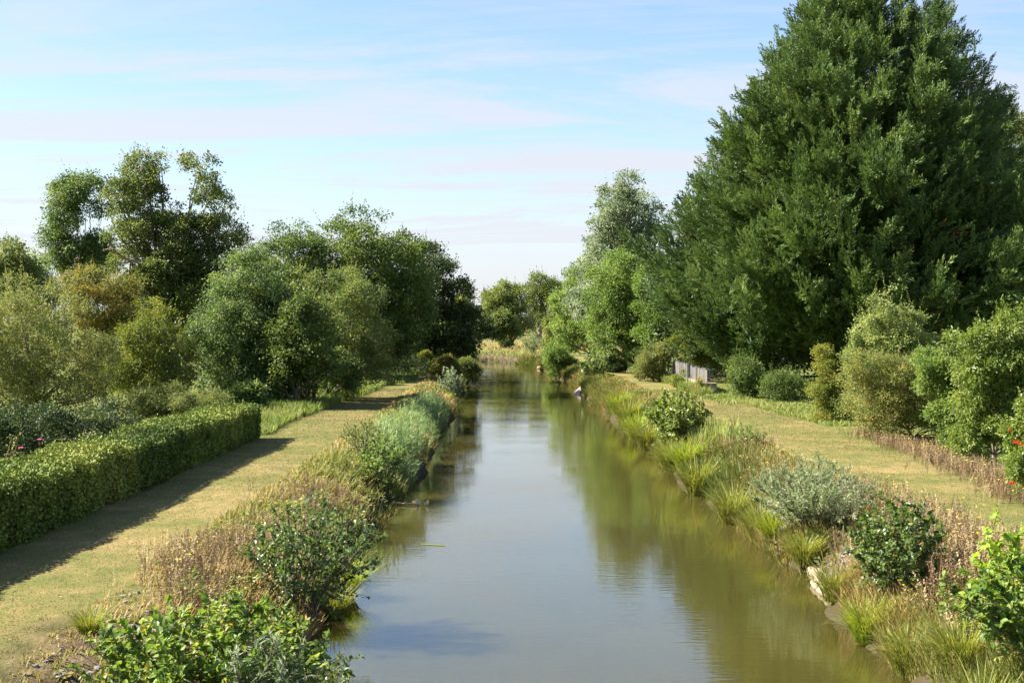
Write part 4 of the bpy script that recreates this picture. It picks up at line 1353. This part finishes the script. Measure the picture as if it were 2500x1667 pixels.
# ------------------------------------------------------------------ clipped hedge
def hedge():
    rng = np.random.default_rng(90)
    y0, y1, xa, xb = 17.5, 52.2, -11.0, -9.35

    def top(y):
        return 2.47 + .05 * np.sin(y * .8) + .04 * np.sin(y * 2.1 + 1) + np.where(y > 38.5, .03, -.03) - .004 * (y - 26)
    base = (-10.2, 35, 1.2)
    t = thing('clipped_hedge', 'long clipped green hedge along the left towpath', 'hedge', base)
    mb = MB()

    def leaves(pos, nrm, n):
        tt = np.clip(.40 + .5 * (patchy(pos[:, 0] * 2 + pos[:, 2] * 2, pos[:, 1], .9, 1) - .5) + .2 * np.sin(pos[:, 1] * .45) + rng.normal(0, .18, n), 0, 1)
        d = norm(nrm * .5 + rng.normal(0, .7, (n, 3)) + (0, 0, .25))
        nn = norm(nrm + rng.normal(0, .55, (n, 3)) + (0, 0, .3))
        X, Y, Z = frames(d, nn)
        s = rng.uniform(.045, .085, n)
        mb.inst(*DIAMOND, pos, X, Y, Z, np.stack([s * 1.25, s, s], 1), tt)

    def ybias(n):
        return y0 + (y1 - y0) * rng.random(n) ** 1.25
    n = 48000
    y = ybias(n)
    x = rng.uniform(xa, xb, n)
    round_ = np.minimum(np.minimum(x - xa, xb - x), .12) / .12
    z = top(y) - .07 * (1 - round_) ** 2 + rng.normal(0, .03, n) + (rng.random(n) < .03) * rng.uniform(0, .20, n) + .03 * np.sin(y * 5.3 + x * 4)
    leaves(np.stack([x, y, z], 1), np.tile((0, 0, 1.0), (n, 1)), n)
    n = 46000
    y = ybias(n)
    z = 1.18 + (top(y) - 1.2) * rng.random(n)
    bulge = .06 * np.sin(y * 1.9) + .05 * np.sin(y * 4.1 + z * 3) + .04 * np.sin(y * 7.7 - z * 5)
    x = xb + .7 * bulge - .10 * np.clip((1.5 - z) / .4, 0, 1) + rng.normal(0, .035, n)
    leaves(np.stack([x, y, z], 1), np.tile((1.6, 0, -.25), (n, 1)), n)
    n = 14000
    y = ybias(n)
    z = 1.18 + (top(y) - 1.2) * rng.random(n)
    leaves(np.stack([xa + rng.normal(0, .05, n), y, z], 1), np.tile((-1.0, 0, 0), (n, 1)), n)
    for ye, s, n in ((y1, 1, 3200), (y0, -1, 3200)):
        x = rng.uniform(xa, xb, n)
        z = 1.18 + 1.27 * rng.random(n)
        leaves(np.stack([x, ye + s * (.05 * np.sin(x * 5) + rng.normal(0, .05, n)), z], 1), np.tile((0, float(s), 0), (n, 1)), n)
    mb.build('foliage', M['hedge'], t)
    core = MB()  # solid dark core added inside the leaves to block sun and see-through
    ys = np.linspace(y0 + .12, y1 - .12, 60)
    rows = []
    for yy in ys:
        tz = float(top(yy)) - .07
        rows.append([(xa + .12, yy, 1.15), (xa + .12, yy, tz - .08), (xa + .3, yy, tz), (xb - .16, yy, tz), (xb - .07, yy, tz - .05), (xb - .18, yy, 1.15)])
    rows = np.array(rows)
    fs = []
    for i in range(len(ys) - 1):
        for j in range(5):
            fs.append((i * 6 + j, i * 6 + j + 1, (i + 1) * 6 + j + 1, (i + 1) * 6 + j))
    core.add(rows, fs)
    core.add(rows[0], [(0, 1, 2, 3, 4, 5)])
    core.add(rows[-1], [(5, 4, 3, 2, 1, 0)])
    core.build('dark_core', M['hedge_core'], t)
    # rose bush behind it
    rb = (-11.9, 32.0, 1.2)
    r = thing('rose_bush', 'small rose bush with pink flowers behind the hedge', 'rose bush', rb)
    st = MB()
    lv = MB()
    for k in range(9):
        a = rng.uniform(0, 6.28)
        tip = np.array([rb[0] + .5 * math.cos(a) + .15, rb[1] + 1.1 * math.sin(a), rng.uniform(2.5, 3.0)])
        p = wiggle(rng, rb, tip, 6, .05)
        st.tube(p, np.linspace(.015, .006, 6), 5)
        m = 46
        u = rng.uniform(.35, 1, m)
        q = np.stack([np.interp(u, np.linspace(0, 1, 6), p[:, i]) for i in range(3)], 1) + rng.normal(0, .06, (m, 3))
        X, Y, Z = frames(rng.normal(0, 1, (m, 3)), np.tile((0, 0, 1.0), (m, 1)) + rng.normal(0, .5, (m, 3)))
        lv.inst(*DIAMOND, q, X, Y, Z, rng.uniform(.05, .09, m), rng.random(m))
    st.build('stems', M['stem_red'], r)
    lv.build('leaves', M['olive'], r)
    for c in ((W(47, 1029, 31.2)), (W(90, 1010, 32.5))):
        fl = MB()
        for ring, (rr, nn, upz) in enumerate(((.045, 6, .25), (.035, 5, .7), (.02, 4, 1.4))):
            for k in range(nn):
                a = k / nn * 6.28 + ring
                X, Y, Z = frames(np.array([[math.cos(a), math.sin(a), upz]]), np.array([[0, 0, 1.0]]))
                fl.inst(*OVATE, c[None], X, Y, Z, np.array([rr * 1.6]), [rng.random()])
        stem = [np.array([c[0], c[1], 2.0]), c]
        fl.build('flower', M['blossom_pink'], r)
        sb = MB()
        sb.tube(stem, [.012, .008], 5)
        sb.build('flower_stem', M['stem_red'], r)


hedge()


# ------------------------------------------------------------------ near shrubs with real stems, twigs and leaves
def shrub(name, label, base, n_stems, height, spread, twigs, per, leaf_len, tmpl, leaf, seed, bark='bark', group=None, up=.55, squash=(1, 1), asp=1.0, tint=(.45, .14, .16), lean=(0, 0),
          twig_len=.32, stem_r=.016, cat='shrub', whorl=False):
    rng = np.random.default_rng(seed)
    base = np.asarray(base, float)
    t = thing(name, label, cat, base, group)
    st, lv = MB(), MB()
    tt = np.linspace(0, 1, 7)
    for s in range(n_stems):
        a = s * 2.39996 + rng.normal(0, .3)
        rad = spread * math.sqrt((s + .5) / n_stems)
        hh = height * (1 - .42 * (rad / spread) ** 2) * rng.uniform(.85, 1.08)
        top = base + (math.cos(a) * rad * squash[0] + lean[0], math.sin(a) * rad * squash[1] + lean[1], hh)
        b0 = base + (math.cos(a) * rad * .18, math.sin(a) * rad * .18, -.05)
        p = b0 + (top - b0) * tt[:, None] ** np.array([[1.25, 1.25, .85]]) + rng.normal(0, .02, (7, 3)) * height * .4
        st.tube(p, stem_r * np.linspace(1, .3, 7), 5, cap=False)
        for k in range(twigs):
            u = .22 + .78 * (k + rng.random()) / twigs
            q = np.array([np.interp(u, tt, p[:, i]) for i in range(3)])
            o = norm(q - (base + (0, 0, height * .3)))
            d = norm(o * .7 + rng.normal(0, .55, 3) + (0, 0, up))
            ln = height * twig_len * (1.15 - .75 * u) * rng.uniform(.6, 1.3)
            e = q + d * ln + (0, 0, -.1 * ln)
            st.tube([q, q + d * ln * .5, e], stem_r * np.array([.4, .3, .15]), 4, cap=False)
            m = max(3, int(per * rng.uniform(.7, 1.3)))
            v = (np.arange(m) + rng.random(m)) / m
            pos = q + (e - q) * v[:, None] + rng.normal(0, leaf_len * .12, (m, 3))
            ld = norm(d * .7 + rng.normal(0, .75, (m, 3)) + (0, 0, -.05))
            nn = norm(np.tile((0, 0, 1.0), (m, 1)) + .35 * o + rng.normal(0, .45, (m, 3)))
            X, Y, Z = frames(ld, nn)
            sz = leaf_len * rng.uniform(.45, 1.25, m)
            lv.inst(*tmpl, pos, X, Y, Z, np.stack([sz * asp, sz, sz], 1), np.clip(tint[0] + rng.normal(0, tint[1]) + rng.normal(0, tint[2], m), 0, 1))
    st.build('stems', M[bark], t, smooth=True)
    lv.build('leaves', M[leaf], t)
    return t


def gp_(x, y, dz=0.0):
    return (x, y, float(max(land(x, y), -.1)) + dz)


def near_shrubs():
    ga = 'alder bushes on the banks'
    shrub('alder_bush', 'large leafy alder bush in the near left corner, round bright leaves', gp_(-3.8, 17.6), 48, 1.75, 1.65, 13, 14, .09, OVATE, 'alder', 101, group=ga, squash=(1, .8), asp=1.05, up=.45)
    shrub('alder_bush', 'dark alder bush hanging over the water beyond the near left one', gp_(-3.65, 24.4), 32, 2.05, 1.3, 12, 14, .078, OVATE, 'alder_dark', 102, group=ga, squash=(1, 1.3), asp=.95, lean=(.25, 0))
    shrub('alder_bush', 'low alder sprays dipping into the water under the dark left alder', gp_(-3.25, 19.6, .05), 12, .95, .85, 9, 11, .075, OVATE, 'alder_dark', 103, group=ga, lean=(.45, 0), up=.1)
    shrub('alder_bush', 'upright alder bush beside the limestone edging on the right bank', gp_(6.75, 24.6), 26, 1.75, .9, 11, 13, .088, OVATE, 'alder_dark', 104, group=ga, squash=(1, 1.1), tint=(.6, .15, .16))
    shrub('alder_bush', 'large alder bush in the near right corner', gp_(7.15, 18.2), 48, 1.4, 1.65, 12, 13, .09, OVATE, 'alder', 105, group=ga, squash=(1, .9), asp=1.0, tint=(.38, .14, .16))
    shrub('maple_sapling', 'yellow green maple sapling standing above the near right alder', gp_(7.0, 19.9), 9, 1.8, .55, 9, 9, .14, LOBED, 'sapling', 106, up=.3, cat='sapling', bark='stem_red')
    gw = 'willow bushes on the banks'
    shrub('willow_bush', 'narrow leaved willow sprays rising through the near left alder', gp_(-2.95, 16.7), 18, 1.75, .6, 13, 18, .12, LANCE, 'willow', 107, group=gw, up=.8, asp=1.3, bark='stem_red')
    shrub('willow_bush', 'tiny willow sprig at the bottom edge in front of the water', (-1.45, 15.6, -.05), 3, .62, .16, 7, 9, .085, LANCE, 'willow', 108, group=gw, up=.8, asp=1.4, stem_r=.006, cat='sprig')
    shrub('willow_bush', 'large silvery willow bush on the right bank', gp_(7.0, 32.6), 70, 1.6, 1.6, 14, 17, .095, LANCE, 'silver', 109, group=gw, squash=(1, 2.0), up=.9, asp=1.9, bark='bark', tint=(.45, .16, .18))
    shrub('sallow_bush', 'round leaved green bush among the sedges of the right bank', gp_(6.5, 55.5), 44, 2.2, 1.3, 11, 15, .12, OVATE, 'laurel', 110, squash=(1, 1.7), tint=(.5, .16, .2))
    shrub('sallow_bush', 'glossy bush above the grey concrete slab on the far right bank', gp_(6.5, 113), 22, 2.3, 1.2, 9, 10, .17, OVATE, 'alder_dark', 111, squash=(1, 1.8), tint=(.65, .15, .18))
    shrub('sallow_bush', 'bright green bush at the end of the reed bed on the left bank', gp_(-4.1, 42.8), 24, 1.45, .75, 10, 12, .075, OVATE, 'alder', 112, squash=(1, 1.9), lean=(.2, 0), tint=(.35, .14, .16))
    shrub('sallow_bush', 'fine leaved bluish shrub between the reeds and the bright green bush', gp_(-4.9, 46.5), 24, 1.35, .8, 10, 13, .065, OVATE, 'ash', 113, squash=(1, 2.0), asp=.7, tint=(.75, .14, .16))
    shrub('sallow_bush', 'single pale leaved shrub over the dark earth bank on the left', gp_(-4.3, 97.5), 14, 2.0, .95, 8, 8, .15, OVATE, 'willow', 114, squash=(1, 1.6), asp=1.1)
    shrub('nettle_clump', 'green nettle clump beside the sallow on the right bank', gp_(8.1, 48.5), 22, .75, .75, 8, 9, .07, DIAMOND, 'fresh', 115, squash=(1, 2.0), cat='nettles', stem_r=.006)
    shrub('sea_buckthorn_bush', 'grey green bush at the canal bend on the right', gp_(2.9, 199), 24, 3.0, 1.7, 9, 9, .28, LANCE, 'silver', 116, asp=2.2, tint=(.25, .15, .18), squash=(1, 1.4))
    shrub('dock_plant', 'red brown dock stalks beside the upright alder', gp_(6.95, 22.9), 9, 1.0, .28, 6, 8, .05, DIAMOND, 'weed', 117, cat='dock', bark='stem_red', up=1.2, twig_len=.2, tint=(.1, .1, .12))
    shrub('dock_plant', 'small red leaved dock at the water edge under the silvery willow', gp_(6.25, 32.0), 9, .5, .4, 6, 7, .07, DIAMOND, 'weed', 118, cat='dock', bark='stem_red', tint=(.05, .08, .1))
    # bare stemmed hazel under the trees
    rng = np.random.default_rng(120)
    b = G(707, 928)
    t = thing('hazel_coppice', 'cluster of bare brown hazel stems beside the left towpath', 'hazel', b)
    st = MB()
    for k in range(34):
        a = rng.uniform(0, 6.28)
        r = rng.uniform(.05, .4)
        p0 = b + (math.cos(a) * r, math.sin(a) * r, -.05)
        p1 = b + (math.cos(a) * r * rng.uniform(1.5, 4.0), math.sin(a) * r * 2.2, rng.uniform(1.2, 2.6))
        st.tube(wiggle(rng, p0, p1, 6, .05), np.linspace(.04, .012, 6), 5)
        for q in range(2):
            e = p1 + rng.normal(0, .4, 3) + (0, 0, .3)
            st.tube(wiggle(rng, p0 * .35 + p1 * .65, e, 4, .04), np.linspace(.018, .006, 4), 4)
    st.build('stems', M['stem_red'], t, smooth=True)
    lb = [(b[0] + rng.normal(0, .7), b[1] + rng.normal(0, .7), b[2] + rng.uniform(1.8, 3.0), .5, .5, .4) for _ in range(7)]
    mb, _ = crown(rng, lb, 110, 16, .25, .11, shell=.3)
    mb.build('leaves', M['maple'], t)
    # iris-like upright leaves
    t = thing('iris_clump', 'upright yellow green iris leaves beside the sallow on the right bank', 'iris', gp_(7.5, 52.0))
    mb = MB()
    n = 260
    pos = np.array(t.location) + np.stack([rng.normal(0, .35, n), rng.normal(0, 1.3, n), 0 * np.ones(n)], 1)
    pos[:, 2] = land(pos[:, 0], pos[:, 1])
    blades(mb, rng, pos, rng.uniform(.6, 1.1, n), np.full(n, .045), rng.uniform(0, 6.28, n), rng.uniform(.02, .25, n), rng.uniform(0, .2, n), np.full(n, .03), rng.random(n), segs=3)
    mb.build('leaves', M['iris'], t)


near_shrubs()


def tussocks():
    gp = 'sedge tussocks along the water edge'

    def proto(leaf, seed, label, n=520):
        rng = np.random.default_rng(seed)
        t = thing('sedge_tussock', label, 'tussock', (0, 0, 0), gp)
        mb = MB()
        az = rng.uniform(0, 6.28, n)
        r = .20 * np.sqrt(rng.random(n))
        pos = np.stack([np.cos(az) * r, np.sin(az) * r, 0 * r], 1)
        L = rng.uniform(.65, 1.15, n)
        k = r / .2
        blades(mb, rng, pos, L, np.full(n, .017), az + rng.normal(0, .5, n), .08 + .38 * k * rng.random(n), rng.uniform(.15, .50, n), rng.uniform(.12, .62, n), np.clip(rng.normal(.42, .2, n), 0, 1), segs=4)
        mb.build('blades', M[leaf], t)
        return t
    a = proto('sedge', 130, 'sedge')
    b = proto('sedge_bright', 131, 'sedge')
    rng = np.random.default_rng(132)
    spots = [
        (b, -3.35, 27.8, 1.0, 'bright yellow green sedge tussock below the dark left alder'),
        (a, 6.15, 21.6, 1.1, 'sedge tussock at the water below the upright right alder'),
        (a, 6.35, 19.8, 1.1, 'big arching sedge tussock left of the near right alder'),
        (b, 6.3, 33.8, .9, 'bright sedge tussock at the left edge of the silvery willow'),
        (a, 6.45, 30.9, 1.05, 'tawny sedge tussock just beyond the limestone edging'),
        (a, 6.0, 38.2, 1.35, 'arching sedge tussock between the silvery willow and the dark gap'),
        (a, 6.3, 35.6, 1.2, 'pale sedge tussock rising behind the silvery willow'),
        (a, 5.9, 44.5, 1.6, 'large overhanging sedge tussock in front of the round leaved sallow'),
        (b, 6.0, 48.2, 1.5, 'green overhanging sedge tussock at the foot of the round leaved sallow'),
        (a, 5.9, 52.0, 1.5, 'sedge tussock leaning over the water left of the sallow'),
        (a, 5.9, 61.0, 1.7, 'first sedge tussock past the sallow'),
        (b, 5.9, 66.5, 1.7, 'second sedge tussock past the sallow'),
        (a, 6.0, 72.0, 1.8, 'sedge tussock with golden tips midway to the pale stone'),
        (b, 6.0, 79.0, 1.7, 'last sedge tussock before the pale stone'),
        (a, 5.9, 17.6, 1.0, 'drooping sedge tussock at the bottom edge under the near right alder'),
        (b, 6.0, 23.7, 1.0, 'sedge tussock at the waterline in front of the upright right alder'),
        (a, 6.02, 26.2, .9, 'small sedge tussock at the near end of the limestone edging'),
        (a, -5.9, 19.6, .55, 'small grass tussock on the stony left bank'),
        (a, -5.2, 18.6, .5, 'lowest grass tussock on the stony left bank'),
        (a, -3.3, 25.9, .8, 'drooping sedge tussock under the dark left alder'),
        (b, -4.3, 90.5, .8, 'small bright tussock where the reed bed ends at the earth bank'),
    ]
    used = set()
    for p, x, y, s, lab in spots:
        loc = gp_(x, y, -.02)
        loc = (loc[0], loc[1], max(loc[2], -.02))
        rz = float(rng.uniform(0, 6.28))
        if id(p) not in used:
            used.add(id(p))
            p.location = loc
            p.rotation_euler = (0, 0, rz)
            p.scale = (s, s, s)
            p['label'] = lab
        else:
            dup(p, loc, rz, s, lab, gp)


tussocks()


# ------------------------------------------------------------------ built things and small details
def built():
    rng = np.random.default_rng(140)
    # old paling fence panels on the right
    gp = 'old paling fence panels'

    def panel(y0, y1, xs, zt, lab, brick):
        x = xs
        z = float(land(x, y0))
        t = thing('paling_fence', lab, 'fence', (x, y0, z), gp)
        zb = z + (.62 if brick else 0)
        b = MB()
        y = y0
        while y < y1:
            wdt = rng.uniform(.09, .15)
            h = zt - zb + rng.normal(0, .05)
            if rng.random() > .04:
                b.box((x + rng.normal(0, .012), y, zb + h / 2), (.012, wdt / 2, h / 2), rng.normal(0, .03), tilt=(0, rng.normal(0, .02)))
            y += wdt + .015
        b.build('palings', M['paling'], t)
        for zr in (zb + .25, zt - .3):
            r = MB()
            r.box((x + .06, (y0 + y1) / 2, zr), (.035, (y1 - y0) / 2, .04))
            r.build('rail', M['paling'], t)
        for yp in np.linspace(y0, y1, 4):
            p = MB()
            p.box((x + .13, yp, (z + zt + .1) / 2), (.05, .05, (zt + .1 - z) / 2))
            p.build('post', M['paling'], t)
        if brick:
            w_ = MB()
            w_.box((x, (y0 + y1) / 2, z + .29), (.11, (y1 - y0) / 2 + .1, .33))
            w_.build('brick_base', M['brick'], t)
    panel(95.5, 104.0, 11.95, 2.72, 'weathered grey paling fence panel, partly overgrown', False)
    panel(86.4, 94.6, 12.0, 2.60, 'grey paling fence panel on a low brick base', True)
    z = float(land(12.05, 85.4))
    t = thing('brick_pier', 'old reddish brick pier at the end of the paling fence', 'pier', (12.05, 85.4, z))
    b = MB()
    b.box((12.05, 85.4, z + .27), (.32, .42, .36))
    b.build('shaft', M['brick'], t)
    b = MB()
    b.box((12.05, 85.4, z + .665), (.35, .45, .033))
    b.build('cap', M['brick'], t)
    # the plants that grow over the fence
    for i, (lb, D, leaf, lab) in enumerate([([(1556, 872, 9), (1566, 884, 8), (1572, 856, 6), (1548, 884, 7)], 94, 'lime', 'creeper climbing the overgrown paling panel'),
                                             ([(1612, 890, 8), (1626, 890, 7), (1600, 894, 7), (1606, 872, 5)], 85.3, 'bramble', 'small bramble in front of the brick base')]):
        tree('climbing_plant', lab, 'climber', lb, D, leaf, clumps=150, per=18, cr=.2, size=.11, r0=.02, seed=141 + i, twigs=10)
    # posts by the left path
    for (px, py, h, r, lab) in ((970, 866, .85, .05, 'thin pale wooden post beside the shaded left towpath'),
                                (1002, 897, .62, .045, 'short dark stake at the top of the left earth bank')):
        p = G(px, py)
        p[2] = float(land(p[0], p[1]))
        t = thing('wooden_post', lab, 'post', p, 'posts along the left towpath')
        b = MB()
        b.tube([p - (0, 0, .1), p + (0.01, 0, h * .5), p + (0.02, 0, h - .03), p + (0.02, 0, h)], [r, r * .97, r * .95, r * .6], 8)
        b.build('shaft', M['post' if h > .7 else 'bark_dark'], t, smooth=False)
    # concrete slab on the far right bank
    t = thing('concrete_slab', 'sloping grey concrete slab at the water on the far right bank', 'slab', (5.55, 111, .1))
    b = MB()
    v = [(4.75, 109.6, -.05), (6.6, 109.3, -.05), (6.8, 112.6, -.05), (4.95, 112.4, -.05), (5.9, 111.9, .95), (6.6, 111.9, 1.05), (6.7, 112.5, 1.05), (5.9, 112.3, .95)]
    b.add(v, [(0, 3, 2, 1), (4, 5, 6, 7), (0, 1, 5, 4), (2, 3, 7, 6), (0, 4, 7, 3), (1, 2, 6, 5)])
    b.build('slab_block', M['concrete'], t)
    # limestone edging stones near and far
    gp = 'limestone edging stones at the right water edge'
    k = 0
    near_labels = ['nearest pale limestone edging stone, beside the upright right alder', 'second pale limestone edging stone from the upright right alder', 'third pale limestone edging stone from the upright right alder',
                   'fourth pale limestone edging stone from the upright right alder', 'farthest of the five edging stones by the upright right alder']
    for k in range(5):
        y = 27.4 + k * .76
        d = 0.05
        x = 1.3 + HW + float(canal_dist(np.array(6.1), np.array(y)) * -1) + (6.1 - 6.1)
        x = 6.1 - float(canal_dist(np.array(6.1), np.array(y))) + .10
        b = MB()
        rock(b, rng, (0, 0, 0), (.15, .37, .085), 0, (.12, 0), 16, 9, .10)
        o = b.build('edging_stone', M['limestone'], smooth=True)
        o.location = (x, y, .05)
        o.rotation_euler = (0, 0, float(rng.normal(0, .08)))
        tag(o, near_labels[k], 'edging stone', gp)
    for k, (x, y, s, lab) in enumerate(((6.15, 93.6, 1.0, 'long pale limestone block at the water beyond the sedges'), (6.3, 91.9, .55, 'short pale limestone block in front of the long one'),
                                        (3.3, 172, .7, 'small white stone at the water far along the right bank'))):
        b = MB()
        rock(b, rng, (0, 0, 0), (.30 * s, 1.1 * s, .26 * s), 0, (.1, 0), 18, 9, .10)
        o = b.build('edging_stone', M['limestone'], smooth=True)
        o.location = (x, y, .12)
        tag(o, lab, 'stone block', 'pale stones on the far right bank')
    # drifting branch with pale curled leaves, floating reed stem
    c = np.array([-3.15, 42.0, .0])
    t = thing('drifting_branch', 'dead branch in the water with pale curled leaves', 'branch', c)
    b = MB()
    b.tube([c + (-.45, .1, .10), c + (-.1, 0, .04), c + (.2, -.05, .05), c + (.42, -.05, .01)], [.03, .03, .025, .015], 6)
    b.build('stick', M['dead_wood'], t)
    for (dx, h, wd) in ((.22, .17, 1.2), (.30, .22, 1.0), (.55, .10, 1.1), (.62, .16, .7)):
        lv = MB()
        X, Y, Z = frames(np.array([[.1, -.1, 1.0]]), np.array([[.2, -1.0, .2]]))
        lv.inst(*OVATE, (c + (dx, 0, 0))[None], X, Y, Z, np.array([[h * wd, h, h * 1.6]]), [.5])
        lv.build('leaf', M['pale_leaf'], t)
    b = MB()
    c = np.array([-2.25, 34.5, .012])
    b.tube([c, c + (.3, -.12, .0), c + (.62, -.22, -.004)], [.012, .012, .008], 5)
    o = b.build('floating_reed', M['sedge_bright'])
    tag(o, 'single cut reed stem floating near the left bank', 'reed stem')
    # dark root stump by the right towpath
    p = G(2150, 1068)
    t = thing('tree_root', 'dark twisted root lying at the edge of the right towpath', 'root', p)
    b = MB()
    for k in range(7):
        a = rng.uniform(0, 6.28)
        b.tube(wiggle(rng, p + (0, 0, .02), p + (math.cos(a) * .3, math.sin(a) * .3, rng.uniform(.05, .5)), 5, .05), np.linspace(.05, .012, 5), 6)
    b.build('roots', M['bark_dark'], t)
    # dead limb on the oak
    t = bpy.data.objects['oak_tree']
    b = MB()
    for pts in ([(404, 668), (378, 640), (362, 622), (344, 606), (322, 603), (300, 598), (284, 592), (270, 582), (261, 577), (262, 568), (250, 561)], [(263, 577), (252, 573), (238, 575)]):
        b.tube([W(px, py, 117.5 - .5 * i) for i, (px, py) in enumerate(pts)], np.linspace(.21, .05, len(pts)), 7)
    b.build('bare_limb', M['dead_wood'], t, smooth=True)


built()
